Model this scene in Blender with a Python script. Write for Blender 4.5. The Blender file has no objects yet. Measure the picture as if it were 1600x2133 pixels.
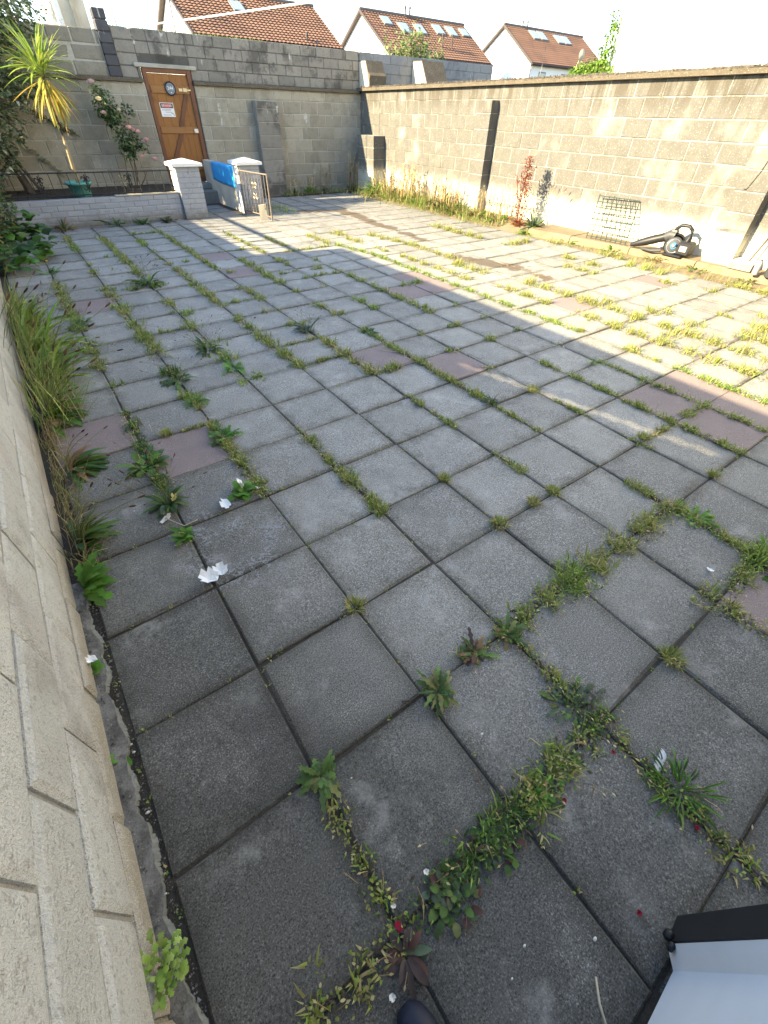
import bpy, math, random
import numpy as np
from mathutils import Vector, Matrix, Euler
random.seed(7); rng = np.random.default_rng(7)
sc = bpy.context.scene
COL = sc.collection
# ---------------------------------------------------------------- camera
cam = bpy.data.cameras.new('camera'); camo = bpy.data.objects.new('camera', cam); COL.objects.link(camo)
YAW, PITCH, ROLL = 0.6465, -0.7586, 0.0321
F = Vector((math.sin(YAW)*math.cos(PITCH), math.cos(YAW)*math.cos(PITCH), math.sin(PITCH)))
R0 = Vector((math.cos(YAW), -math.sin(YAW), 0)); U0 = R0.cross(F)
RR = R0*math.cos(ROLL)+U0*math.sin(ROLL); UU = -R0*math.sin(ROLL)+U0*math.cos(ROLL)
m = Matrix((RR, UU, -F)).transposed().to_4x4(); m.translation = Vector((0.363, -0.443, 1.561))
camo.matrix_world = m
cam.sensor_fit = 'HORIZONTAL'; cam.sensor_width = 36; cam.lens = 36*880.3/1600
cam.clip_start = 0.02; cam.clip_end = 600
sc.camera = camo
sc.render.resolution_x = 768; sc.render.resolution_y = 1024
# ---------------------------------------------------------------- sky and sun
SUN_EL, SUN_AZ = math.radians(25), math.radians(11)
SUNV = Vector((-math.cos(SUN_AZ)*math.cos(SUN_EL), math.sin(SUN_AZ)*math.cos(SUN_EL), math.sin(SUN_EL)))
w = bpy.data.worlds.new('World'); sc.world = w; w.use_nodes = True
wn = w.node_tree.nodes; wl = w.node_tree.links
for n in list(wn): wn.remove(n)
sky = wn.new('ShaderNodeTexSky'); sky.sky_type = 'NISHITA'; sky.sun_disc = False
sky.sun_elevation = SUN_EL; sky.sun_rotation = math.atan2(SUNV.x, SUNV.y)
sky.air_density = 1.0; sky.dust_density = 0.1; sky.ozone_density = 1.0
bg = wn.new('ShaderNodeBackground'); bg.inputs[1].default_value = 0.125
wo = wn.new('ShaderNodeOutputWorld'); wl.new(sky.outputs[0], bg.inputs[0]); wl.new(bg.outputs[0], wo.inputs[0])
sun = bpy.data.lights.new('sun', 'SUN'); sun.energy = 5.0; sun.angle = math.radians(0.55); sun.color = (1.0, 0.83, 0.53)
suno = bpy.data.objects.new('sun', sun); COL.objects.link(suno)
suno.rotation_euler = (-SUNV).to_track_quat('-Z', 'Y').to_euler()
vs = sc.view_settings; vs.view_transform = 'Standard'; vs.look = 'None'; vs.gamma = 1; vs.use_curve_mapping = False
vs.exposure = 2.32
# ---------------------------------------------------------------- material helpers
class NT:
    def __init__(s, name):
        s.m = bpy.data.materials.new(name); s.m.use_nodes = True; s.t = s.m.node_tree
        for n in list(s.t.nodes): s.t.nodes.remove(n)
        s.out = s.t.nodes.new('ShaderNodeOutputMaterial')
        s._geo = None; s._oi = None
    def n(s, typ, **kw):
        x = s.t.nodes.new(typ)
        for k, v in kw.items(): setattr(x, k, v)
        return x
    def put(s, inp, v):
        if hasattr(v, 'is_output') and v.is_output: s.t.links.new(v, inp)
        elif isinstance(v, (tuple, list)) and len(v) == 3 and inp.type == 'RGBA': inp.default_value = (*v, 1)
        else: inp.default_value = v
    @property
    def P(s):
        if s._geo is None: s._geo = s.n('ShaderNodeNewGeometry')
        return s._geo.outputs['Position']
    @property
    def rnd(s):
        if s._oi is None: s._oi = s.n('ShaderNodeObjectInfo')
        return s._oi.outputs['Random']
    @property
    def isl(s):
        s.P; return s._geo.outputs['Random Per Island']
    def xyz(s, v=None):
        x = s.n('ShaderNodeSeparateXYZ'); s.put(x.inputs[0], v if v is not None else s.P); return x.outputs
    def math(s, op, a, b=0.0, c=0.0, clamp=False):
        x = s.n('ShaderNodeMath', operation=op); x.use_clamp = clamp
        s.put(x.inputs[0], a); s.put(x.inputs[1], b); s.put(x.inputs[2], c); return x.outputs[0]
    def vmul(s, v, k):
        x = s.n('ShaderNodeVectorMath', operation='MULTIPLY'); s.put(x.inputs[0], v); x.inputs[1].default_value = k; return x.outputs[0]
    def vadd(s, a, b):
        x = s.n('ShaderNodeVectorMath', operation='ADD'); s.put(x.inputs[0], a); s.put(x.inputs[1], b); return x.outputs[0]
    def noise(s, scale, detail=3, rough=.55, vec=None, dist=0.0):
        x = s.n('ShaderNodeTexNoise'); s.put(x.inputs['Vector'], vec if vec is not None else s.P)
        x.inputs['Scale'].default_value = scale; x.inputs['Detail'].default_value = detail
        x.inputs['Roughness'].default_value = rough; x.inputs['Distortion'].default_value = dist
        return x.outputs[0]
    def vor(s, scale, feature='F1', vec=None):
        x = s.n('ShaderNodeTexVoronoi', feature=feature); s.put(x.inputs['Vector'], vec if vec is not None else s.P)
        x.inputs['Scale'].default_value = scale; return x.outputs
    def step(s, v, a, b, lo=0.0, hi=1.0):
        x = s.n('ShaderNodeMapRange'); x.interpolation_type = 'SMOOTHSTEP'
        s.put(x.inputs[0], v); x.inputs[1].default_value = a; x.inputs[2].default_value = b
        x.inputs[3].default_value = lo; x.inputs[4].default_value = hi; return x.outputs[0]
    def mix(s, f, a, b, mode='MIX'):
        x = s.n('ShaderNodeMix', data_type='RGBA', blend_type=mode); s.put(x.inputs[0], f)
        s.put(x.inputs[6], a); s.put(x.inputs[7], b); return x.outputs[2]
    def ramp(s, f, stops):
        x = s.n('ShaderNodeValToRGB'); e = x.color_ramp.elements
        while len(e) < len(stops): e.new(.5)
        for k, (p, c) in enumerate(stops): e[k].position = p; e[k].color = (*c, 1)
        s.put(x.inputs[0], f); return x.outputs[0]
    def scale(s, col, f):
        x = s.n('ShaderNodeMix', data_type='RGBA', blend_type='MULTIPLY'); x.inputs[0].default_value = 1
        s.put(x.inputs[6], col)
        c = s.n('ShaderNodeCombineColor')
        for k in range(3): s.put(c.inputs[k], f)
        s.t.links.new(c.outputs[0], x.inputs[7]); return x.outputs[2]
    def bump(s, h, strength=.5, dist=.01):
        x = s.n('ShaderNodeBump'); x.inputs['Strength'].default_value = strength; x.inputs['Distance'].default_value = dist
        s.put(x.inputs['Height'], h); return x.outputs[0]
    def fin(s, col, rough=.85, bump=None, metal=0.0, spec=.3, trans=0.0):
        b = s.n('ShaderNodeBsdfPrincipled'); s.put(b.inputs['Base Color'], col); s.put(b.inputs['Roughness'], rough)
        s.put(b.inputs['Metallic'], metal); b.inputs['Specular IOR Level'].default_value = spec
        if bump is not None: s.t.links.new(bump, b.inputs['Normal'])
        o = b.outputs[0]
        if trans:
            tr = s.n('ShaderNodeBsdfTranslucent'); s.put(tr.inputs[0], col)
            mx = s.n('ShaderNodeMixShader'); mx.inputs[0].default_value = trans
            s.t.links.new(o, mx.inputs[1]); s.t.links.new(tr.outputs[0], mx.inputs[2]); o = mx.outputs[0]
        s.t.links.new(o, s.out.inputs[0]); return s.m
M = {}
def simple(name, col, rough=.6, metal=0.0, nz=.25, scale=14, bump=0.0, spec=.3):
    t = NT(name); c = t.scale(col, t.math('ADD', t.math('MULTIPLY', t.noise(scale, 4), 2*nz), 1-nz))
    b = t.bump(t.noise(scale*6, 3), bump, .004) if bump else None
    M[name] = t.fin(c, rough, b, metal, spec); return M[name]
simple('iron', (.035, .033, .032), .55, .3, .4, 40)
simple('rusty_iron', (.17, .14, .115), .75, .2, .5, 30, .3)
simple('white_gloss', (.80, .82, .85), .35, 0, .10, 7)
simple('black_plastic', (.018, .018, .02), .45, 0, .2, 20)
simple('dark_plastic', (.05, .052, .055), .5, 0, .2, 20)
simple('blue_plastic', (.05, .25, .55), .4, 0, .1, 20)
simple('steel', (.55, .56, .58), .3, .8, .2, 12)
simple('teal_pot', (.10, .29, .23), .5, 0, .2, 18)
simple('paper', (.76, .78, .80), .8, 0, .18, 40)
simple('yellow_paper', (.75, .65, .25), .8, 0, .2, 40)
simple('red_petal', (.32, .012, .03), .6, 0, .35, 60)
simple('white_petal', (.66, .65, .60), .6, 0, .3, 60)
simple('pebble', (.62, .60, .55), .7, 0, .25, 60)
simple('soil', (.045, .035, .025), .95, 0, .5, 25, .8)
simple('bark', (.09, .07, .05), .9, 0, .5, 30, .8)
simple('shoe', (.012, .015, .03), .55, 0, .3, 30)
simple('cord_white', (.78, .78, .76), .6, 0, .05, 10)
simple('pipe_grey', (.16, .16, .17), .6, 0, .2, 8)
simple('glass_dark', (.10, .14, .17), .08, 0, .2, 2, 0, .8)
simple('white_render', (.80, .79, .75), .85, 0, .06, 1.2, .1)
simple('cream_render', (.55, .50, .40), .9, 0, .3, 4, .3)
simple('house_render', (.42, .41, .39), .9, 0, .15, 2, .2)
simple('dark_trim', (.06, .045, .04), .6, 0, .2, 5)
simple('ridge_tile', (.12, .10, .09), .8, 0, .3, 6)
simple('plank_pale', (.42, .37, .27), .8, 0, .3, 12, .4)
simple('sign_white', (.72, .72, .70), .5, 0, .08, 30)
simple('sign_black', (.03, .03, .03), .5, 0, .1, 30)
simple('weathered', (.20, .19, .165), .95, 0, .45, 9, .6)  # colour of the pilaster strip that imitates a sunlit edge
simple('sign_red', (.45, .05, .05), .5, 0, .2, 30)
simple('sign_grey', (.33, .33, .34), .5, 0, .2, 30)
simple('slate_face', (.16, .19, .22), .5, 0, .3, 30)
simple('mesh_wire', (.035, .055, .045), .5, .3, .3, 30)
simple('fence_wood', (.13, .09, .06), .85, 0, .4, 10, .5)
simple('brass', (.55, .47, .30), .45, .5, .3, 40)
def mk_foliage(name='foliage', tr=.35):
    t = NT(name); a = t.n('ShaderNodeAttribute'); a.attribute_name = 'Col'
    c = t.scale(a.outputs[0], t.math('ADD', t.math('MULTIPLY', t.noise(35, 3), .9), .9))
    c2 = t.scale(c, t.math('ADD', t.math('MULTIPLY', t.rnd, .5), .75))
    M[name] = t.fin(c2, .55, None, 0, .3, tr)
mk_foliage()
def mk_slab():
    t = NT('slab_concrete'); P = t.P; x, y, z = t.xyz()
    off = t.n('ShaderNodeCombineXYZ'); t.put(off.inputs[0], t.math('MULTIPLY', t.rnd, 31.0)); t.put(off.inputs[1], t.math('MULTIPLY', t.rnd, 17.0))
    P2 = t.vadd(P, off.outputs[0])
    a = t.noise(4.5, 4, .6, P2); sp = t.noise(210, 2, .7); sp2 = t.noise(90, 2, .7); big = t.noise(.9, 3, .6)
    v = t.math('ADD', t.math('MULTIPLY', a, .55), t.math('MULTIPLY', t.rnd, .22))
    v = t.math('ADD', v, t.math('MULTIPLY', big, .30))
    base = t.ramp(v, [(.25, (.145, .140, .126)), (.5, (.245, .236, .211)), (.72, (.335, .323, .290)), (.95, (.43, .415, .376))])
    # exposed aggregate: pale and dark specks
    base = t.mix(t.math('MULTIPLY', t.step(sp, .555, .65), .8), base, (.58, .56, .52))
    base = t.mix(t.math('MULTIPLY', t.step(sp, .455, .36), .8), base, (.07, .066, .06))
    base = t.scale(base, t.math('ADD', t.math('MULTIPLY', sp2, .9), .55))
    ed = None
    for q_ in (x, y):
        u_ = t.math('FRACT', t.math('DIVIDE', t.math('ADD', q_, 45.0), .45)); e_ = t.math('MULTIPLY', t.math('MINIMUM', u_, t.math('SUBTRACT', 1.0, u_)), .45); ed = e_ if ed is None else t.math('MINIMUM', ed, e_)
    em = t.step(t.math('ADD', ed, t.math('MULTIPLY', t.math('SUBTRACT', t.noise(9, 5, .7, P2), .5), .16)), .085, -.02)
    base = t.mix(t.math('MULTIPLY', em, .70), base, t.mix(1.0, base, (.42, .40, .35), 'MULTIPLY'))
    base = t.mix(t.math('MULTIPLY', t.step(t.noise(3.4, 5, .7, P2), .56, .70), .40), base, (.46, .445, .41))
    # damp dirt beside the left wall; slabs also darker towards the house
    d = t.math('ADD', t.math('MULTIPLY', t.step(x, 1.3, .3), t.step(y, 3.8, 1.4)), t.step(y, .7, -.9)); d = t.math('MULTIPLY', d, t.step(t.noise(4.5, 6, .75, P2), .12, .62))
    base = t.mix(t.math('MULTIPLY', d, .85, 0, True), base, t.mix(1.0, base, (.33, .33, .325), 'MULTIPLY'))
    lich = t.noise(22, 3, .5, None, 1.5); pt = t.n('ShaderNodeVectorMath', operation='DISTANCE'); t.put(pt.inputs[0], P); pt.inputs[1].default_value = (.62, 1.12, 0)
    lf = t.math('MULTIPLY', t.math('MULTIPLY', t.step(t.math('ABSOLUTE', t.math('SUBTRACT', lich, .5)), .05, .015), t.step(pt.outputs['Value'], .5, .2)), t.step(t.noise(5, 2), .48, .56))
    base = t.mix(t.math('MULTIPLY', lf, .7), base, (.30, .31, .33))
    spot = t.step(t.noise(3.1, 5, .7, P2), .55, .72); base = t.mix(t.math('MULTIPLY', spot, .42), base, (.44, .425, .395))
    # damp brown run-off patches (WET is a chain of ground points)
    wn_ = t.math('MULTIPLY', t.math('SUBTRACT', t.noise(3.2, 3, .6), .5), .55); wm = None
    for (ax, ay), (bx, by), r in WET:
        L2 = (bx-ax)**2+(by-ay)**2
        h = t.math('ADD', t.math('MULTIPLY', t.math('SUBTRACT', x, ax), (bx-ax)/L2), t.math('MULTIPLY', t.math('SUBTRACT', y, ay), (by-ay)/L2), 0, True)
        ex = t.math('SUBTRACT', t.math('SUBTRACT', x, ax), t.math('MULTIPLY', h, bx-ax)); ey = t.math('SUBTRACT', t.math('SUBTRACT', y, ay), t.math('MULTIPLY', h, by-ay))
        q = t.math('SQRT', t.math('ADD', t.math('MULTIPLY', ex, ex), t.math('MULTIPLY', ey, ey)))
        k = t.step(t.math('ADD', q, wn_), r+.03, r-.03); wm = k if wm is None else t.math('MAXIMUM', wm, k)
    base = t.mix(t.math('MULTIPLY', wm, .8), base, (.085, .055, .03))
    h = t.math('ADD', sp, t.math('MULTIPLY', sp2, .6))
    M['slab_concrete'] = t.fin(base, .82, t.bump(h, .45, .003), 0, .35)
    return t
WET = [((5.35, 9.25), (6.1, 9.0), .16), ((6.0, 9.0), (6.05, 8.4), .12), ((6.05, 8.4), (5.9, 7.2), .13), ((5.9, 7.2), (5.8, 5.9), .10), ((5.5, 4.75), (5.6, 4.35), .17), ((5.6, 4.4), (5.85, 3.9), .16), ((5.85, 3.9), (5.8, 3.3), .07)]
mk_slab()
def mk_redslab():
    t = NT('slab_red'); sp = t.noise(210, 2, .7); a = t.noise(4, 4)
    b = t.mix(a, (.19, .145, .135), (.28, .225, .21)); b = t.mix(t.step(sp, .58, .72), b, (.42, .35, .33)); b = t.mix(t.step(sp, .42, .3), b, (.06, .045, .042))
    M['slab_red'] = t.fin(b, .82, t.bump(sp, .4, .003), 0, .35)
mk_redslab()
def mk_right():
    for nm, k in (('right_block', 0), ('right_mortar', 1)):
        t = NT(nm); x, y, z = t.xyz()
        big = t.noise(1.5, 4, .62); med = t.noise(7, 4, .65); sp = t.noise(52, 4, .75); fine = t.noise(150, 2, .6)
        strk = t.noise(2.2, 3, .6, t.vmul(t.P, (1, 3.2, .35)))
        hz = t.math('ADD', z, t.math('MULTIPLY', t.math('SUBTRACT', med, .5), .35))
        dirt = t.step(hz, .36, .62)
        far = t.step(y, 3.2, 5.5)                         # the far stretch is the grimiest
        dm = t.math('ADD', t.math('MULTIPLY', big, 1.0), t.math('MULTIPLY', strk, .16))
        dm = t.math('ADD', dm, t.math('MULTIPLY', far, .10)); dm = t.math('ADD', dm, t.math('MULTIPLY', t.math('SUBTRACT', t.rnd, .5), .20))
        g = t.step(dm, .26, .62)
        g = t.math('MULTIPLY', g, t.step(sp, .66, .58, .25, 1.0)); g = t.math('MULTIPLY', g, dirt)
        clean = t.mix(med, (.24, .23, .195), (.39, .378, .33)); clean = t.mix(t.step(z, .62, .38), clean, (.50, .475, .38))
        col = t.mix(t.math('MULTIPLY', g, .95 if not k else .40), clean, t.mix(med, (.078, .074, .066), (.130, .124, .110)))
        top = t.math('MULTIPLY', t.step(z, 1.5, 1.9), t.step(strk, .46, .56)); col = t.mix(t.math('MULTIPLY', top, .75), col, (.075, .064, .05))
        col = t.scale(col, t.math('ADD', t.math('MULTIPLY', fine, .5), .75))
        if k: col = t.mix(t.math('MULTIPLY', t.step(med, .40, .58), .55), col, (.46, .43, .36))
        M[nm] = t.fin(col, .93, t.bump(t.math('ADD', sp, t.math('MULTIPLY', fine, .5)), .7, .008), 0, .15)
mk_right()
def mk_back():
    for nm, lo, hi, st, mort in (('back_block', (.20, .182, .142), (.43, .40, .325), (.14, .128, .095), 0), ('back_mortar', (.32, .30, .25), (.46, .44, .38), (.20, .19, .15), 1),
                           ('upper_block', (.14, .131, .115), (.32, .30, .262), (.045, .043, .040), 0), ('upper_mortar', (.07, .068, .062), (.16, .155, .14), (.04, .038, .034), 1),
                           ('grey_block', (.19, .195, .20), (.29, .295, .30), (.10, .10, .10), 0), ('pier_block', (.055, .055, .06), (.11, .11, .12), (.03, .03, .03), 0),
                           ('stone_block', (.20, .185, .15), (.32, .30, .25), (.12, .11, .08), 0)):
        t = NT(nm); x, y, z = t.xyz()
        big = t.noise(1.1, 4, .6); med = t.noise(6, 4, .65); fine = t.noise(90, 3, .65); strk = t.noise(3.4, 3, .6, t.vmul(t.P, (2.2, 1, .3)))
        v = t.math('ADD', t.math('MULTIPLY', t.math('ADD', med, t.math('SUBTRACT', big, .5)), .8), t.math('MULTIPLY', t.math('SUBTRACT', t.rnd, .35), .42))
        c = t.mix(v, lo, hi); c = t.mix(t.math('MULTIPLY', t.step(t.math('ADD', t.math('MULTIPLY', big, .6), t.math('MULTIPLY', med, .5)), .52, .66), .7 if nm[0] == 'u' else .5), c, st)
        c = t.mix(t.math('MULTIPLY', t.step(strk, .62, .70), t.step(t.noise(9, 3), .5, .62)), c, (.46, .45, .41))
        c = t.scale(c, t.math('ADD', t.math('MULTIPLY', fine, .8), .6))
        M[nm] = t.fin(c, .93, t.bump(t.math('ADD', med, t.math('MULTIPLY', fine, .4)), .6, .008), 0, .15)
mk_back()
def mk_left():
    for nm in ('left_block', 'left_mortar'):
        t = NT(nm); x, y, z = t.xyz()
        big = t.noise(2.2, 4, .6); med = t.noise(11, 4, .65); gr = t.noise(150, 3, .65); g2 = t.noise(300, 2, .6)
        c = t.mix(med, (.55, .53, .475), (.76, .74, .685)); c = t.scale(c, t.math('ADD', t.math('MULTIPLY', t.rnd, .22), .86)); c = t.mix(t.step(big, .52, .68), c, (.56, .52, .475))
        foot = t.math('MULTIPLY', t.step(t.math('ADD', z, t.math('MULTIPLY', med, .12)), .30, .08), .75); c = t.mix(foot, c, (.33, .255, .15))
        c = t.mix(t.math('MULTIPLY', t.step(gr, .565, .66), .7), c, (.21, .185, .15)); c = t.mix(t.math('MULTIPLY', t.step(g2, .53, .62), .7), c, (.74, .70, .63)); c = t.mix(t.math('MULTIPLY', t.step(t.noise(45, 4, .7), .55, .66), .6), c, (.36, .32, .265))
        if nm == 'left_mortar': c = t.mix(.6, c, (.31, .285, .235))
        c = t.mix(t.math('MULTIPLY', t.step(t.noise(3.1, 6, .7), .54, .70), .45), c, (.30, .275, .22))
        M[nm] = t.fin(c, .92, t.bump(t.math('ADD', med, t.math('MULTIPLY', gr, 1.2)), 1.0, .010), 0, .15)
mk_left()
def mk_brick():
    t = NT('painted_brick'); med = t.noise(9, 4, .65); fine = t.noise(70, 3); x, y, z = t.xyz()
    c = t.mix(t.math('ADD', t.math('MULTIPLY', med, .6), t.math('MULTIPLY', t.rnd, .4)), (.27, .285, .31), (.38, .395, .42))
    c = t.mix(t.math('MULTIPLY', t.step(t.math('ADD', z, t.math('MULTIPLY', med, .3)), .36, .14), .8), c, (.16, .14, .10))
    c = t.mix(t.step(t.noise(24, 3), .64, .70), c, (.22, .17, .13))
    M['painted_brick'] = t.fin(c, .8, t.bump(fine, .4, .003), 0, .3)
    t = NT('painted_mortar'); c = t.mix(t.noise(12, 3), (.22, .22, .23), (.33, .33, .34)); M['painted_mortar'] = t.fin(c, .9)
    t = NT('pier_paint'); c = t.mix(t.noise(14, 4), (.68, .66, .60), (.82, .81, .78)); c = t.mix(t.step(t.noise(22, 3), .62, .68), c, (.35, .30, .22)); M['pier_paint'] = t.fin(c, .75, t.bump(t.noise(60, 2), .3, .003))
mk_brick()
def mk_wood():
    for nm, lo, hi in (('door_wood', (.15, .055, .012), (.33, .140, .030)), ('door_dark', (.09, .032, .014), (.17, .062, .028)), ('ledge_wood', (.19, .080, .022), (.36, .17, .052))):
        t = NT(nm); v = t.vmul(t.P, (26, 26, 1.6)) if nm != 'ledge_wood' else t.vmul(t.P, (1.8, 26, 26))
        g = t.noise(1.4, 5, .6, v, .6); st = t.noise(3, 4, .65)
        c = t.mix(t.math('ADD', t.math('MULTIPLY', g, .75), t.math('MULTIPLY', t.rnd, .25)), lo, hi); c = t.mix(t.math('MULTIPLY', t.step(st, .52, .68), .6), c, tuple(k*.55 for k in lo))
        M[nm] = t.fin(c, .5, t.bump(g, .3, .003), 0, .4)
mk_wood()
def mk_misc():
    t = NT('tarp'); n1 = t.noise(9, 4, .6); c = t.mix(n1, (.012, .22, .60), (.05, .48, .86)); M['tarp'] = t.fin(c, .42, t.bump(t.noise(24, 4, .6), .5, .01), 0, .45)
    t = NT('kerb_concrete'); a = t.noise(5, 4, .65); f = t.noise(120, 3, .6); c = t.mix(a, (.15, .118, .074), (.28, .222, .145)); c = t.scale(c, t.math('ADD', t.math('MULTIPLY', f, .7), .65)); c = t.mix(t.math('MULTIPLY', t.step(t.noise(2, 3), .55, .65), .6), c, (.15, .10, .06)); M['kerb_concrete'] = t.fin(c, .92, t.bump(f, .6, .006), 0, .15)
    t = NT('fillet'); a = t.noise(16, 6, .75); f = t.noise(160, 2); c = t.mix(t.step(a, .35, .65), (.085, .08, .07), (.22, .21, .19)); c = t.mix(t.math('MULTIPLY', t.step(t.noise(5, 4, .7), .52, .66), .6), c, (.05, .05, .04)); M['fillet'] = t.fin(t.scale(c, t.math('ADD', t.math('MULTIPLY', f, .6), .7)), .85, t.bump(f, .5, .003))
    t = NT('lime_crumb'); a = t.noise(60, 3); c = t.mix(a, (.10, .098, .085), (.27, .27, .235)); M['lime_crumb'] = t.fin(c, .95, t.bump(a, 1, .006))
    t = NT('bedding'); a = t.noise(30, 4, .7); c = t.mix(a, (.025, .022, .018), (.085, .075, .06)); M['bedding'] = t.fin(c, .95, t.bump(a, 1, .01))
    t = NT('coping'); a = t.noise(6, 4, .7); b = t.noise(60, 3, .7); c = t.mix(a, (.065, .053, .038), (.16, .135, .10)); c = t.mix(t.step(b, .58, .68), c, (.27, .24, .19)); M['coping'] = t.fin(c, .95, t.bump(b, 1, .012), 0, .1)
    t = NT('step_stone'); a = t.noise(8, 4, .65); c = t.mix(a, (.12, .125, .115), (.24, .24, .22)); M['step_stone'] = t.fin(c, .9, t.bump(t.noise(60, 3), .5, .005))
    t = NT('roof_tile'); a = t.noise(1.2, 4, .6); c = t.mix(t.math('ADD', t.math('MULTIPLY', a, .7), t.math('MULTIPLY', t.isl, .3)), (.17, .092, .058), (.30, .165, .105)); c = t.mix(t.math('MULTIPLY', t.step(t.noise(.5, 3), .52, .62), .4), c, (.12, .07, .05)); M['roof_tile'] = t.fin(c, .85)
    t = NT('sky_glass'); M['sky_glass'] = t.fin((.30, .40, .45), .06, None, 0, 1.0)
    t = NT('trunk_pale'); z = t.xyz()[2]; r = t.noise(2, 4, .7, t.vmul(t.P, (3, 3, 14))); c = t.mix(r, (.16, .11, .06), (.46, .37, .20)); M['trunk_pale'] = t.fin(c, .85, t.bump(r, .8, .01))
mk_misc()
# ---------------------------------------------------------------- geometry helpers
def tag(o, label=None, cat=None, group=None, kind=None):
    if label: o['label'] = label
    if cat: o['category'] = cat
    if group: o['group'] = group
    if kind: o['kind'] = kind
    return o
WL = {}
def wloc(o):
    return WL.get(o.name, Vector((0, 0, 0)))
def thing(name, label, cat, loc, group=None):
    o = bpy.data.objects.new(name, None); COL.objects.link(o); o.location = loc; o.empty_display_size = .1
    WL[o.name] = Vector(loc)
    return tag(o, label, cat, group)
def link(name, me, parent=None, loc=None, rot=(0, 0, 0), scale=(1, 1, 1), kind=None):
    """object from shared mesh; loc in world coordinates"""
    o = bpy.data.objects.new(name, me); COL.objects.link(o)
    base = wloc(parent) if parent else Vector((0, 0, 0))
    if loc is None: loc = base
    o.location = Vector(loc)-base; o.rotation_euler = rot; o.scale = scale
    if parent: o.parent = parent
    WL[o.name] = Vector(loc)
    if kind: o['kind'] = kind
    return o
def npmesh(name, V, T, mat, C=None, smooth=False, nper=3):
    V = np.asarray(V, np.float32).reshape(-1, 3); T = np.asarray(T, np.int32).reshape(-1, nper)
    me = bpy.data.meshes.new(name); me.vertices.add(len(V)); me.vertices.foreach_set('co', V.ravel())
    me.loops.add(T.size); me.loops.foreach_set('vertex_index', T.ravel()); me.polygons.add(len(T))
    me.polygons.foreach_set('loop_start', np.arange(0, T.size, nper, dtype=np.int32))
    if smooth: me.polygons.foreach_set('use_smooth', np.ones(len(T), bool))
    me.update(calc_edges=True)
    if C is not None:
        a = me.color_attributes.new('Col', 'FLOAT_COLOR', 'POINT'); c = np.ones((len(V), 4), np.float32); c[:, :3] = C; a.data.foreach_set('color', c.ravel())
    me.materials.append(mat); return me
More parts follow.
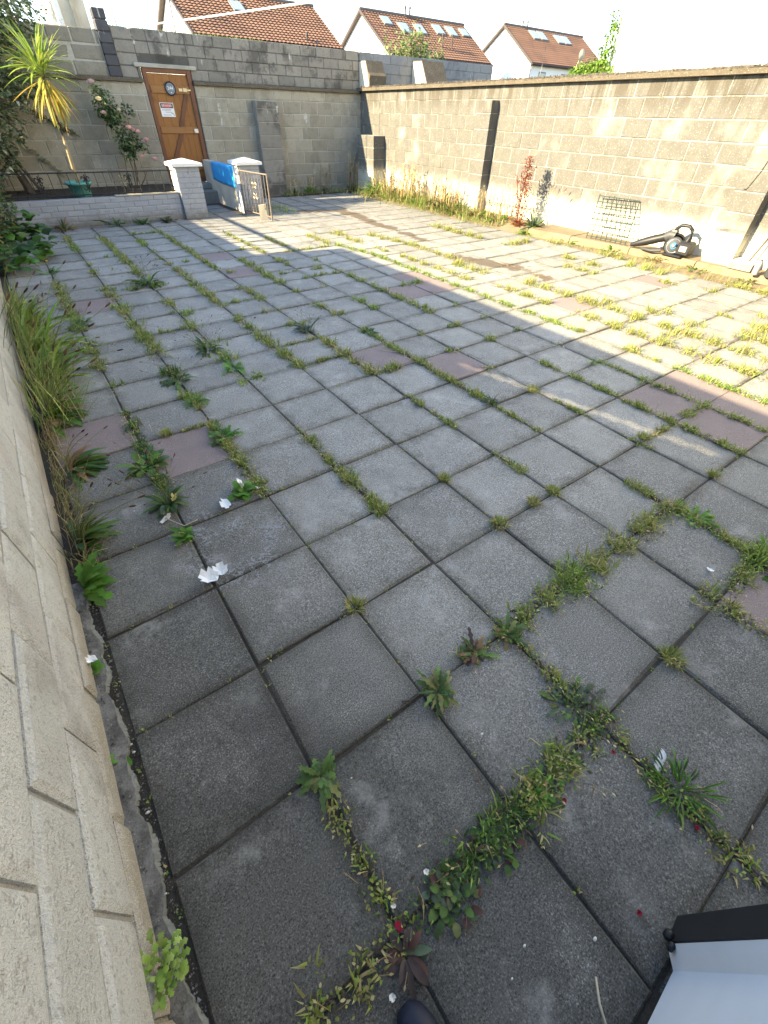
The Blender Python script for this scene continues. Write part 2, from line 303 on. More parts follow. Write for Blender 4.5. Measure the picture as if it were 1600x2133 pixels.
class MB:
    def __init__(s): s.v = []; s.f = []; s.sm = []
    def add(s, vs, fs, smooth=False):
        n = len(s.v); s.v += [tuple(q) for q in vs]; s.f += [tuple(i+n for i in q) for q in fs]; s.sm += [smooth]*len(fs); return s
    def box(s, c, d, rot=None):
        c = Vector(c); d = Vector(d)/2; vs = []
        for sx in (-1, 1):
            for sy in (-1, 1):
                for sz in (-1, 1):
                    p = Vector((sx*d.x, sy*d.y, sz*d.z)); p = rot @ p if rot else p; vs.append(c+p)
        return s.add(vs, [(0, 1, 3, 2), (4, 6, 7, 5), (0, 4, 5, 1), (2, 3, 7, 6), (0, 2, 6, 4), (1, 5, 7, 3)])
    def b2(s, a, b):
        a = Vector(a); b = Vector(b); return s.box((a+b)/2, b-a)
    def cbox(s, a, b, ch=.006):
        """box with all edges chamfered a little (octagonal inset rings)"""
        a = Vector(a); b = Vector(b); c = (a+b)/2; d = (b-a)/2; vs = []
        for z, k in ((-d.z, ch), (-d.z+ch, 0), (d.z-ch, 0), (d.z, ch)):
            for sx, sy in ((-1, -1), (1, -1), (1, 1), (-1, 1)):
                if k == 0:
                    vs.append(c+Vector((sx*d.x, sy*d.y, z)))
                else: vs.append(c+Vector((sx*(d.x-k), sy*(d.y-k), z)))
        fs = [(3, 2, 1, 0), (12, 13, 14, 15)]
        for r in range(3):
            for k in range(4):
                p, q = r*4+k, r*4+(k+1) % 4; fs.append((p, q, q+4, p+4))
        return s.add(vs, fs)
    def tube(s, pts, r, n=8, cap=True, smooth=True):
        pts = [Vector(p) for p in pts]; rs = r if isinstance(r, (list, tuple)) else [r]*len(pts); vs = []
        for k, p in enumerate(pts):
            t = (pts[min(k+1, len(pts)-1)]-pts[max(k-1, 0)]).normalized()
            u = t.cross(Vector((0, 0, 1)));
            if u.length < .05: u = t.cross(Vector((1, 0, 0)))
            u.normalize(); v = t.cross(u)
            for q in range(n):
                a = 2*math.pi*q/n; vs.append(p+(u*math.cos(a)+v*math.sin(a))*rs[k])
        fs = []
        for k in range(len(pts)-1):
            for q in range(n): fs.append((k*n+q, k*n+(q+1) % n, (k+1)*n+(q+1) % n, (k+1)*n+q))
        s.add(vs, fs, smooth)
        if cap: s.add(vs[:n], [tuple(range(n))]); s.add(vs[-n:], [tuple(reversed(range(n)))])
        return s
    def lathe(s, prof, c, n=20, axis='Z', smooth=True, sq=1.0):
        c = Vector(c); vs = []
        for r, h in prof:
            for q in range(n):
                a = 2*math.pi*q/n; x, y = r*math.cos(a), r*math.sin(a)*sq
                vs.append(c+(Vector((x, y, h)) if axis == 'Z' else Vector((x, h, y)) if axis == 'Y' else Vector((h, x, y))))
        fs = []
        for k in range(len(prof)-1):
            for q in range(n): fs.append((k*n+q, k*n+(q+1) % n, (k+1)*n+(q+1) % n, (k+1)*n+q))
        return s.add(vs, fs, smooth)
    def prism(s, poly, ext):
        """closed planar polygon (world points) extruded by vector"""
        n = len(poly); e = Vector(ext); vs = [Vector(p) for p in poly]; vs = vs+[p+e for p in vs]
        return s.add(vs, [tuple(range(n)), tuple(reversed(range(n, 2*n)))]+[(k, k+n, (k+1) % n+n, (k+1) % n) for k in range(n)])
    def build(s, name, mat, parent=None, kind=None, origin=None):
        base = Vector(origin) if origin is not None else (wloc(parent) if parent else Vector((0, 0, 0)))
        me = bpy.data.meshes.new(name); me.from_pydata([tuple(Vector(p)-base) for p in s.v], [], s.f)
        me.polygons.foreach_set('use_smooth', np.array(s.sm, bool)); 
        import bmesh
        bm = bmesh.new(); bm.from_mesh(me); bmesh.ops.recalc_face_normals(bm, faces=bm.faces); bm.to_mesh(me); bm.free()
        me.materials.append(M[mat] if isinstance(mat, str) else mat); me.update()
        return link(name, me, parent, base, kind=kind)
class LB:
    """leaf / blade builder with a colour per vertex"""
    def __init__(s): s.V = []; s.T = []; s.C = []; s.n = 0
    def raw(s, V, T, C):
        V = np.asarray(V, np.float32); s.V.append(V); s.T.append(np.asarray(T, np.int32)+s.n); C = np.asarray(C, np.float32)
        s.C.append(np.broadcast_to(C, V.shape).copy()); s.n += len(V)
    def leaf(s, base, az, el, L, W, col, shape='lance', curl=.6, seg=5, roll=0.0, fold=.18, tipcol=None):
        b = np.array(base, float); t = np.linspace(0, 1, seg+1)
        ang = el-curl*t*1.4
        st = L/seg; dx = np.concatenate([[0], np.cumsum(np.cos(ang[:-1])*st)]); dz = np.concatenate([[0], np.cumsum(np.sin(ang[:-1])*st)])
        if shape == 'lance': wv = np.sin(np.pi*np.clip(t*.92+.05, 0, 1))**.8
        elif shape == 'blade': wv = (1-t)**.6*(.7+.3*np.minimum(t*4, 1))
        elif shape == 'oval': wv = np.sqrt(np.clip(1-(2*t-1)**2, 0, 1))
        elif shape == 'heart': wv = np.clip(np.sqrt(np.clip(1-(1.15*t-.28)**2*1.3, 0, 1)), 0, 1)*np.where(t > .95, .1, 1)
        else: # lobed
            wv = (np.sin(np.pi*np.clip(t*.95+.05, 0, 1))**.7)*np.where(np.arange(seg+1) % 2 == 0, .45, 1.0)*(.35+.8*t)
        wv = np.maximum(wv, .03)*W*.5
        d = np.array([math.cos(az), math.sin(az)]); nrm = np.array([-d[1], d[0]])
        cr = math.cos(roll); sr = math.sin(roll)
        V = []
        for k in range(seg+1):
            c = np.array([b[0]+d[0]*dx[k], b[1]+d[1]*dx[k], b[2]+dz[k]])
            V += [c+np.array([nrm[0]*wv[k]*cr, nrm[1]*wv[k]*cr, wv[k]*sr+fold*wv[k]]), c, c+np.array([-nrm[0]*wv[k]*cr, -nrm[1]*wv[k]*cr, -wv[k]*sr+fold*wv[k]])]
        T = []
        for k in range(seg):
            a = 3*k
            T += [(a, a+1, a+4), (a, a+4, a+3), (a+1, a+2, a+5), (a+1, a+5, a+4)]
        C = np.array([np.array(col)*(1 if tipcol is None else 1-t[k//3])+(0 if tipcol is None else np.array(tipcol)*t[k//3]) for k in range(3*(seg+1))])
        s.raw(V, T, C)
    def blades(s, B, AZ, EL, L, W, C, curl=.5):
        """vectorised grass blades: two segments and a tip, three triangles each"""
        B = np.asarray(B, float); n = len(B); d = np.stack([np.cos(AZ), np.sin(AZ), np.zeros(n)], 1); nr = np.stack([-np.sin(AZ), np.cos(AZ), np.zeros(n)], 1)
        e2 = EL-curl; up = np.array([0, 0, 1.0])
        m_ = B+d*(np.cos(EL)*L*.55)[:, None]+up*(np.sin(EL)*L*.55)[:, None]
        tp = m_+d*(np.cos(e2)*L*.45)[:, None]+up*(np.sin(e2)*L*.45)[:, None]
        w2 = (W*.5)[:, None]
        V = np.stack([B-nr*w2, B+nr*w2, m_-nr*w2*.8, m_+nr*w2*.8, tp], 1).reshape(-1, 3)
        i = np.arange(n)[:, None]*5
        T = np.concatenate([i+[0, 1, 3], i+[0, 3, 2], i+[2, 3, 4]], 0)
        s.raw(V, T, np.repeat(C, 5, axis=0))
    def stalk(s, pts, r, col, n=3):
        b = MB(); b.tube(pts, r, n, cap=False); T = []
        for f in b.f: T += [(f[0], f[1], f[2]), (f[0], f[2], f[3])]
        s.raw(np.array([tuple(v) for v in b.v]), T, col)
    def mesh(s, name, origin=(0, 0, 0), mat='foliage'):
        V = np.concatenate(s.V)-np.array(origin, np.float32); return npmesh(name, V, np.concatenate(s.T), M[mat], np.concatenate(s.C))
    def build(s, name, parent=None, kind=None, mat='foliage', origin=None):
        base = Vector(origin) if origin is not None else (wloc(parent) if parent else Vector((0, 0, 0)))
        return link(name, s.mesh(name, base, mat), parent, base, kind=kind)
def rnd(a, b): return random.uniform(a, b)
def arr(*a): return np.array(a, float)
GREEN = [arr(.13, .20, .03), arr(.19, .26, .05), arr(.24, .29, .075), arr(.09, .15, .03)]
YEL = [arr(.20, .215, .05), arr(.24, .225, .075), arr(.17, .20, .045), arr(.29, .26, .12)]
DARKG = [arr(.035, .08, .02), arr(.05, .10, .025), arr(.045, .085, .03)]
STRAW = [arr(.38, .30, .15), arr(.30, .22, .11), arr(.45, .37, .20), arr(.22, .15, .08)]
# ---------------------------------------------------------------- block walls
def unit_block(name, mat, ch=.012):
    """unit cube 0..1 footprint: width (u) x depth (d, front at 0) x height, front edges chamfered"""
    return name
_bm = {}
def block_mesh(L, D, H, ch, mat, var=0, lat=None):
    """block with its worn front face towards -Y, origin at the middle of its front face bottom"""
    key = (round(L, 3), round(D, 3), round(H, 3), ch, mat, var, lat); q = min(lat or ch, L*.3, H*.3)
    if key in _bm: return _bm[key]
    r = random.Random(hash((round(L*1000), round(H*1000), var)) & 0xffff)
    b = MB(); h = L/2
    j = lambda a: r.uniform(-a, a)
    fr = [(-h+q+j(.004), j(.003), q+j(.004)), (h-q+j(.004), j(.003), q+j(.004)), (h-q+j(.004), j(.003), H-q+j(.004)), (-h+q+j(.004), j(.003), H-q+j(.004))]
    md = [(-h, ch*.8, 0), (h, ch*.8, 0), (h, ch*.8, H), (-h, ch*.8, H)]; bk = [(-h, D, 0), (h, D, 0), (h, D, H), (-h, D, H)]
    b.add(fr+md+bk, [(0, 1, 2, 3)]+[(k+4, (k+1) % 4+4, (k+1) % 4, k) for k in range(4)]+[(k+8, (k+1) % 4+8, (k+1) % 4+4, k+4) for k in range(4)]+[(11, 10, 9, 8)])
    me = bpy.data.meshes.new('block'); me.from_pydata([tuple(v) for v in b.v], [], b.f); me.materials.append(M[mat]); me.update()
    _bm[key] = me; return me
def run(parent, o, u, rotz, u0, u1, z0, H, L, mat, off=0.0, gap=.012, D=.09, ch=.01, name='block', jit=.004, zfun=None, skip=None, lat=None):
    """one course of blocks from u0 to u1 along direction u starting at point o"""
    o = Vector(o); u = Vector(u); a = u0; k = 0; first = off
    while a < u1-.03:
        l = (first if (k == 0 and first > .03) else L); b = min(a+l, u1)
        if u1-b < .06: b = u1
        if not (skip and skip(a, b, z0)):
            me = block_mesh(max(b-a-gap, .03), D, H-gap, ch, mat, random.randint(0, 3), lat)
            nrm = Vector((math.sin(rotz), -math.cos(rotz), 0))
            p = o+u*((a+b)/2)+nrm*rnd(-jit, jit); p.z = (zfun((o+u*((a+b)/2)), z0) if zfun else z0)+gap/2
            link(name, me, parent, p, (0, 0, rotz+rnd(-.004, .004)))
        a = b; k += 1
# ================================================================ GROUND
PI = math.pi
b = MB(); b.add([(-60, -40, -.06), (120, -40, -.06), (120, 120, -.06), (-60, 120, -.06)], [(0, 1, 2, 3)])
g = b.build('ground', 'soil', None, 'structure', (0, 0, 0))
b = MB(); b.add([(-.3, -1.4, -.011), (8.45, -1.4, -.011), (8.45, 11.72, -.011), (-.3, 11.72, -.011)], [(0, 1, 2, 3)])
paving = b.build('paving', 'bedding', None, 'structure', (0, 0, 0))
T = .45
def slab_mesh(mat, var):
    r = random.Random(var); s = .2222; ch = .006; j = lambda: r.uniform(-.0028, .0028); b = MB()
    cr = [(-1, -1), (1, -1), (1, 1), (-1, 1)]; jj = [(j(), j()) for _ in cr]
    tp = [(x*(s-ch)+p, y*(s-ch)+q, 0) for (x, y), (p, q) in zip(cr, jj)]; md = [(x*s+p, y*s+q, -ch) for (x, y), (p, q) in zip(cr, jj)]; bt = [(x*s+p, y*s+q, -.04) for (x, y), (p, q) in zip(cr, jj)]
    if var % 2:                                        # a knocked off corner
        c_ = var % 4; tp[c_] = (tp[c_][0]*.93, tp[c_][1]*.93, -.001); md[c_] = (md[c_][0]*.985, md[c_][1]*.985, -.016)
    b.add(tp+md+bt, [(0, 1, 2, 3)]+[(k+4, (k+1) % 4+4, (k+1) % 4, k) for k in range(4)]+[(k+8, (k+1) % 4+8, (k+1) % 4+4, k+4) for k in range(4)])
    me = bpy.data.meshes.new('slab'); me.from_pydata([tuple(v) for v in b.v], [], b.f); me.materials.append(M[mat]); me.update(); return me
SM = {m_: [slab_mesh(m_, k) for k in range(6)] for m_ in ('slab_concrete', 'slab_red')}
RED = {(0, 5), (1, 4), (1, 11), (5, -2), (5, 5), (5, 12), (5, 14), (6, 4), (8, 0), (8, 1), (8, 8), (9, 0), (9, 1), (9, 8), (11, 5), (13, 18), (13, 19), (12, 17), (15, 5), (9, 9)}
cells = []
for i in range(0, 17):
    for j in range(-3, 25):
        cx, cy = (i+.5)*T, (j+.5)*T
        if cy > 9.3 and not (2.95 < cx < 4.15 and cy < 11.0) and not (cx > 4.6 and cy < 11.2): continue
        d = Vector((cx, cy, 0))-camo.matrix_world.translation
        zc = d.dot(F)
        if zc <= .05: continue
        px_, py_ = 800+880.3*d.dot(RR)/zc, 1066-880.3*d.dot(UU)/zc
        if not (-250 < px_ < 1850 and py_ < 2500): continue
        cells.append((d.length, i, j, cx, cy))
cells.sort()
stuffb = MB()
for k, (dd, i, j, cx, cy) in enumerate(cells):
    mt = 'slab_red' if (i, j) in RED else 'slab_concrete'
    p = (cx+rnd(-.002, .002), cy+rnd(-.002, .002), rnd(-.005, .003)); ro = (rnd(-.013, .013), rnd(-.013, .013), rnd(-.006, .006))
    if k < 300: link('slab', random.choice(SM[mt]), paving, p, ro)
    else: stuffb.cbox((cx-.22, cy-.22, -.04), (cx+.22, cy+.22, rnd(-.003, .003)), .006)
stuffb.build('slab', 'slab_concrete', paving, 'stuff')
# mortar fillet at the foot of the left wall, with a crumbling pale edge
edge = MB(); top = MB(); y = -.75
r2 = random.Random(3); ys = [-.75+.0125*k for k in range(162)]
ex = [-.026+.007*math.sin(k*.21)+.005*math.sin(k*.53+1)+r2.uniform(-.003, .003) for k in range(162)]
for k in range(161):
    top.add([(-.075, ys[k], .012), (ex[k], ys[k], .008), (ex[k+1], ys[k+1], .008), (-.075, ys[k+1], .012), (ex[k], ys[k], -.03), (ex[k+1], ys[k+1], -.03)], [(0, 1, 2, 3), (1, 4, 5, 2)])
    w0 = max(.001, .006+.007*math.sin(k*.37+2)+r2.uniform(-.002, .002))
    edge.add([(ex[k], ys[k], .007), (ex[k]+w0, ys[k], -.004), (ex[k+1]+w0, ys[k+1], -.004), (ex[k+1], ys[k+1], .007), (ex[k]+w0, ys[k], -.03), (ex[k+1]+w0*.8, ys[k+1], -.03)], [(0, 1, 2, 3), (1, 4, 5, 2)])
db = LB()
for _ in range(900):
    y_ = rnd(-.7, 1.35); x_ = -.012+random.gauss(0, .007) if rnd(0, 1) < .75 else -.062+rnd(0, .02); s_ = rnd(.0012, .0042)*(1 if rnd(0, 1) < .93 else 1.8); z_ = -.006 if x_ > -.04 else .012
    c = random.choice([arr(.05, .045, .035), arr(.09, .08, .065), arr(.13, .12, .10), arr(.07, .05, .03), arr(.22, .21, .19)])
    db.raw([(x_-s_, y_-s_*.6, z_), (x_+s_, y_-s_*.5, z_), (x_+s_*.2, y_+s_, z_), (x_, y_, z_+s_*1.1)], [(0, 1, 3), (1, 2, 3), (2, 0, 3)], c)
db.build('grit', paving, 'stuff')
fl = top.build('mortar_fillet', 'fillet', paving); edge.build('crumbling_edge', 'lime_crumb', fl)
# ================================================================ RIGHT WALL
XR = 8.4
rw = thing('block_wall', 'long sunlit grey block wall along the right side with a rough concrete coping', 'wall', (XR, 5.2, 0))
zf = lambda p, z: z*(1-.0055*(p.y-2.8)) if z > .3 else z
b = MB(); b.prism([(XR+.007, -1.3, -.05), (XR+.007, 12, -.05), (XR+.007, 12, 1.92), (XR+.007, -1.3, 2.03)], (.2, 0, 0)); b.build('mortar', 'right_mortar', rw)
joints = [7.03, 6.81, 7.0, 6.8, 7.02, 6.83, 7.05, 6.84, 7.03]
for k in range(9):
    z0 = .03+.2225*k; H = .2225 if k < 8 else .19
    off = (joints[k]+.015+1.25) % .43
    run(rw, (XR, 0, 0), (0, 1, 0), -PI/2, -1.25, 11.78, z0, H, .43, 'right_block', off, .011, .12, .007, zfun=zf, jit=.003)
b = MB(); n = 46
for k in range(n):
    ya, yb = -1.3+13.25*k/n, -1.3+13.25*(k+1)/n; za = 2.0*(1-.0055*(ya-2.8)); zb = 2.0*(1-.0055*(yb-2.8)); t1, t2 = rnd(.055, .085), rnd(.055, .085)
    b.add([(XR-.085, ya, za), (XR-.085, yb, zb), (XR-.09, yb, zb+.05), (XR-.09, ya, za+.05), (XR+.10, ya, za+.05+t1*.5), (XR+.10, yb, zb+.05+t1*.5), (XR+.28, ya, za+.04), (XR+.28, yb, zb+.04), (XR+.28, ya, za), (XR+.28, yb, zb)],
          [(0, 1, 2, 3), (3, 2, 5, 4), (4, 5, 7, 6), (6, 7, 9, 8), (1, 0, 8, 9)])
b.build('coping', 'coping', rw)
# gritty crust standing up along the coping
lb = LB(); n = 2600
for _ in range(n):
    y_ = rnd(-.5, 11.7); x_ = XR-.085+rnd(0, .2); z_ = 2.05*(1-.0055*(y_-2.8))+rnd(-.005, .02)
    s_ = rnd(.01, .028); c = random.choice([arr(.12, .10, .075), arr(.18, .155, .11), arr(.09, .075, .05)])
    lb.raw([(x_-s_, y_-s_, z_-.01), (x_+s_, y_-s_*.4, z_-.01), (x_, y_+s_, z_-.01), (x_, y_, z_+s_*1.1)], [(0, 1, 3), (1, 2, 3), (2, 0, 3)], c)
lb.build('moss_crust', rw, 'stuff')
def pier(y0, y1, xf, h, lab, mat='right_block'):
    p = thing('wall_pier', lab, 'pier', ((xf+XR)/2, (y0+y1)/2, 0)); b = MB(); b.b2((xf+.008, y0+.008, -.02), (XR-.002, y1-.008, h-.012)); b.build('mortar', 'right_mortar', p)
    k = 0; z = .02
    while z < h-.03:
        H = min(.2225, h-z); bb = MB(); bb.cbox((xf, y0, z+.004), (XR-.004, y1, z+H-.005), .008); o = bb.build('block', mat, p, origin=((xf+XR)/2, (y0+y1)/2, z)); o.rotation_euler[2] = rnd(-.008, .008); z += H
    return p
pier(7.08, 7.46, 8.2, 1.76, 'tall block pier against the sunlit wall, beside the weeds')
pier(2.12, 2.5, 8.2, 1.76, 'block pier at the right edge of the photo near the leaf blower')
pier(10.65, 11.35, 8.06, 1.14, 'short block pier in the back corner')
# raised concrete kerb at the foot of the right wall
kp = [(-.5, 8.08), (1.5, 8.06), (2.5, 8.05), (3.5, 7.99), (4.5, 7.84), (5.3, 7.72)]
kerb = thing('concrete_kerb', 'low yellowish concrete kerb along the foot of the sunlit wall', 'kerb', (8.2, 2.5, 0))
for (ya, xa), (yb, xb) in zip(kp, kp[1:]):
    nseg = max(1, round((yb-ya)/.9))
    for s_ in range(nseg):
        y0, y1 = ya+(yb-ya)*s_/nseg+.006, ya+(yb-ya)*(s_+1)/nseg-.006; x0, x1 = xa+(xb-xa)*s_/nseg, xa+(xb-xa)*(s_+1)/nseg; zt = .10+rnd(-.006, .006)
        b = MB(); b.add([(x0, y0, -.04), (x1, y1, -.04), (XR-.002, y1, -.04), (XR-.002, y0, -.04), (x0+.01, y0, zt-.02), (x1+.01, y1, zt-.02), (x0+.035, y0, zt), (x1+.035, y1, zt), (XR-.002, y1, zt+.01), (XR-.002, y0, zt+.01)],
                        [(0, 1, 5, 4), (4, 5, 7, 6), (6, 7, 8, 9), (0, 4, 6, 9, 3), (1, 2, 8, 7, 5)]); b.build('kerb_block', 'kerb_concrete', kerb)
# soil strip between kerb and slabs and the weedy soil bank further back
b = MB(); N = 40
for k in range(N):
    y0, y1 = -1.2+12.8*k/N, -1.2+12.8*(k+1)/N
    h0 = .012+(.05 if y0 > 5.3 else 0); h1 = .012+(.05 if y1 > 5.3 else 0)
    b.add([(7.66, y0, -.012), (7.66, y1, -.012), (8.0, y1, h1), (8.0, y0, h0), (8.41, y1, h1*1.6), (8.41, y0, h0*1.6)], [(0, 1, 2, 3), (3, 2, 4, 5)])
b.build('soil_strip', 'kerb_concrete', None, 'structure', (0, 0, 0))
# ================================================================ BACK WALL
YB = 11.7
bw = thing('back_wall', 'weathered grey block wall across the back, in shade, pierced by a wooden door', 'wall', (4, YB, 0))
b = MB()
b.b2((-.3, YB+.008, -.1), (3.40, YB+.2, 1.85)); b.b2((4.36, YB+.008, -.1), (8.6, YB+.2, 1.85)); b.b2((3.40, YB+.12, -.1), (4.36, YB+.2, .3))
b.build('mortar', 'back_mortar', bw)
for k in range(9):
    z0 = -.08+.22*k; H = .22 if k < 8 else .165
    run(bw, (0, YB, 0), (1, 0, 0), 0, -.06, 3.41, z0, H, .44, 'back_block', (.1, .32)[k % 2], .012, .1, .009)
    run(bw, (0, YB, 0), (1, 0, 0), 0, 4.35, 8.4, z0, H, .44, 'back_block', (.40, .18)[k % 2], .012, .1, .009)
b = MB(); b.b2((3.02, YB+.068, 1.853), (3.40, YB+.25, 2.55)); b.b2((4.36, YB+.068, 1.853), (8.40, YB+.25, 2.55)); b.b2((3.40, YB+.068, 2.12), (4.36, YB+.25, 2.55)); b.build('upper_mortar', 'upper_mortar', bw)
for k in range(4):
    z0 = 1.912+.165*k
    run(bw, (0, YB+.06, 0), (1, 0, 0), 0, 3.05, 3.41 if k < 1 else 3.40, z0, .165, .38, 'upper_block', .3, .011, .1, .008)
    run(bw, (0, YB+.06, 0), (1, 0, 0), 0, 4.35, 8.4, z0, .165, .39, 'upper_block', (.36, .17)[k % 2], .011, .1, .008)
    if k >= 2: run(bw, (0, YB+.06, 0), (1, 0, 0), 0, 3.40, 4.35, z0, .165, .39, 'upper_block', .25, .011, .1, .008)
for x0, x1 in ((1.2, 3.40), (4.34, 8.34)):
    n = max(2, round((x1-x0)/.75))
    for k in range(n):
        a, c = x0+(x1-x0)*k/n, x0+(x1-x0)*(k+1)/n; b = MB(); b.cbox((a+.003, YB-.05+rnd(-.006, .006), 1.852), (c-.003, YB+.10, 1.908+rnd(-.005, .006)), .01); b.build('ledge_stone', 'coping', bw)
b = MB(); b.cbox((3.30, YB+.012, 2.065), (4.46, YB+.2, 2.125), .008); b.build('lintel', 'back_mortar', bw)
# moss and grass tips on the top of the back wall
lb = LB(); n = 500; X_ = rng.uniform(3.05, 6, n); lb.blades(np.stack([X_, rng.uniform(YB+.08, YB+.2, n), np.full(n, 2.56)], 1), rng.uniform(0, 6.28, n), rng.uniform(.7, 1.5, n), rng.uniform(.02, .05, n), np.full(n, .008), np.stack([random.choice(GREEN)*.8 for _ in range(n)]))
lb.build('moss', bw, 'stuff')
p = thing('wall_buttress', 'flat block pilaster on the shaded back wall, right of the white gate pillar', 'pier', (5.8, YB-.1, 0)); z = 0
b = MB(); b.b2((5.565, YB-.19, -.02), (6.055, YB-.002, 1.655)); b.build('mortar', 'back_mortar', p)
while z < 1.64:
    H = min(.22, 1.665-z); bb = MB(); bb.cbox((5.555, YB-.2, z+.005), (6.065, YB-.004, z+H-.006), .008); bb.build('block', 'upper_block', p, origin=(5.8, YB, z)); z += H
b = MB(); b.b2((5.540, YB-.2, .5), (5.554, YB-.01, 1.66)); b.build('sunlit_edge', 'weathered', p)  # strip colour stands in for sunlight on the pilaster's left edge
# dark block pier + big-stone wall above the left end
p = thing('dark_pier', 'narrow dark block pier rising above the back wall, left of the door', 'pier', (2.93, YB, 1.9)); z = 1.912; b = MB(); b.b2((2.85, YB+.02, 1.86), (3.02, YB+.2, 2.72)); b.build('mortar', 'pier_block', p)
while z < 2.70:
    b = MB(); b.cbox((2.835, YB-.0, z+.005), (3.035, YB+.22, z+.135), .01); b.build('block', 'pier_block', p, origin=(2.93, YB, z)).rotation_euler[2] = rnd(-.02, .02); z += .142
sw = thing('stone_wall', 'pale wall of big stone blocks behind the spiky palm, left of the dark pier', 'wall', (1.4, YB, 1.85)); b = MB(); b.b2((-.3, YB+.06, 1.86), (2.83, YB+.25, 2.48)); b.build('mortar', 'back_mortar', sw)
for k in range(3): run(sw, (0, YB+.05, 0), (1, 0, 0), 0, -.1, 2.825, 1.90+.205*k, .205, (.52, .46, .38)[k], 'stone_block', (.3, .12, .2)[k], .02, .15, .014, jit=.01)
# neighbours' grey wall running on behind the right wall
gw = thing('grey_wall', 'smooth blue grey block wall running on behind the right wall', 'wall', (10.7, 11.8, 1.3)); b = MB(); b.b2((8.45, 11.815, 0), (12.96, 12.0, 2.56)); b.build('mortar', 'grey_block', gw)
for k in range(5): run(gw, (0, 11.805, 0), (1, 0, 0), 0, 8.44, 12.97, 1.71+.172*k, .172, .52, 'grey_block', (.4, .15)[k % 2], .009, .15, .007, jit=.002)
for x0, x1, zt, yo, lab in ((8.42, 8.9, 2.42, 11.35, 'small broken concrete buttress on the grey wall behind the corner'), (10.05, 10.75, 2.50, 11.15, 'large sloping concrete buttress with white left face on the grey wall')):
    p = thing('sloped_buttress', lab, 'buttress', ((x0+x1)/2, 11.6, 1.6)); b = MB()
    if x0 < 9: b.prism([(x0, 11.8, 1.6), (x0, yo, 1.6), (x0, yo, 2.05), (x0, yo-.02, 2.17), (x0, yo+.05, 2.22), (x0, yo+.16, zt), (x0, 11.8, zt)], (x1-x0, 0, 0))
    else: b.prism([(x0, 11.8, 1.4), (x0, yo, 1.4), (x0, yo, 2.06), (x0, yo+.28, zt), (x0, 11.8, zt)], (x1-x0, 0, 0))
    b.build('sloped_block', 'coping', p); b = MB(); b.prism([(x0-.004, 11.79, 1.62), (x0-.004, yo+.02, 1.62), (x0-.004, yo+.02, 2.04), (x0-.004, yo+.29 if x0 > 9 else yo+.17, zt-.02), (x0-.004, 11.79, zt-.02)], (.004, 0, 0)); b.build('side_face', 'cream_render', p)
# ================================================================ LEFT WALL
XL = -.065
lw = thing('left_wall', 'pale cream rough block wall along the left edge', 'wall', (XL, 3, 0)); b = MB(); b.b2((XL-.2, -1.3, -.05), (XL-.009, 11.7, 1.42)); b.build('mortar', 'left_mortar', lw)
for k in range(7):
    z0, H = ((-.02, .13), (.11, .215), (.325, .215), (.54, .215), (.755, .215), (.97, .215), (1.185, .235))[k]
    j0 = (-.25, -.05, .16, -.03, .2, -.05, .17)[k]; off = (j0+1.25) % .45
    run(lw, (XL, 0, 0), (0, 1, 0), PI/2, -1.25, 11.68, z0, H, .45, 'left_block', off, .012, .1, .008, jit=.004, lat=.018)
b = MB(); b.cbox((XL-.23, -1.3, 1.42), (XL+.02, 6.9, 1.44), .006); b.cbox((XL-.23, 6.905, 1.42), (XL+.02, 11.7, 1.44), .006); b.build('wall_cap', 'coping', lw)
# unseen board fence added to cast shade, slanting gap shaped for a sun streak
fn = thing('shade_fence', 'unseen board fence added on the near part of the left wall to cast shade', 'fence', (XL-.12, 2.8, 1.44))
yy = -1.3
while yy < 6.85:
    yc = yy+.07; g0 = None
    if .75 < yc < 2.85: g0 = 1.46+.26*(2.85-yc)/2.1
    segs = [(1.441, 2.13)] if g0 is None else [(1.441, max(g0, 1.445)), (g0+.023, 2.13)]
    for z0, z1 in segs:
        if z1-z0 > .01: b = MB(); b.b2((XL-.135, yy+.0005, z0), (XL-.11, yy+.1395, z1)); b.build('board', 'fence_wood', fn)
    yy += .14
b = MB(); b.b2((XL-.17, -1.3, 2.0), (XL-.137, 6.86, 2.08)); b.b2((XL-.17, -1.3, 1.80), (XL-.137, 6.86, 1.86)); b.build('rail', 'fence_wood', fn)
rl = thing('picket_fence', 'low dark picket fence on the far part of the left wall behind the ivy', 'fence', (XL-.1, 9.2, 1.44))
b = MB(); b.b2((XL-.098, 6.95, 1.76), (XL-.06, 11.6, 1.81)); b.build('rail', 'fence_wood', rl)
for k in range(17):
    b = MB(); b.b2((XL-.125, 6.98+.28*k, 1.442), (XL-.10, 7.025+.28*k, 1.83)); b.build('picket', 'fence_wood', rl)
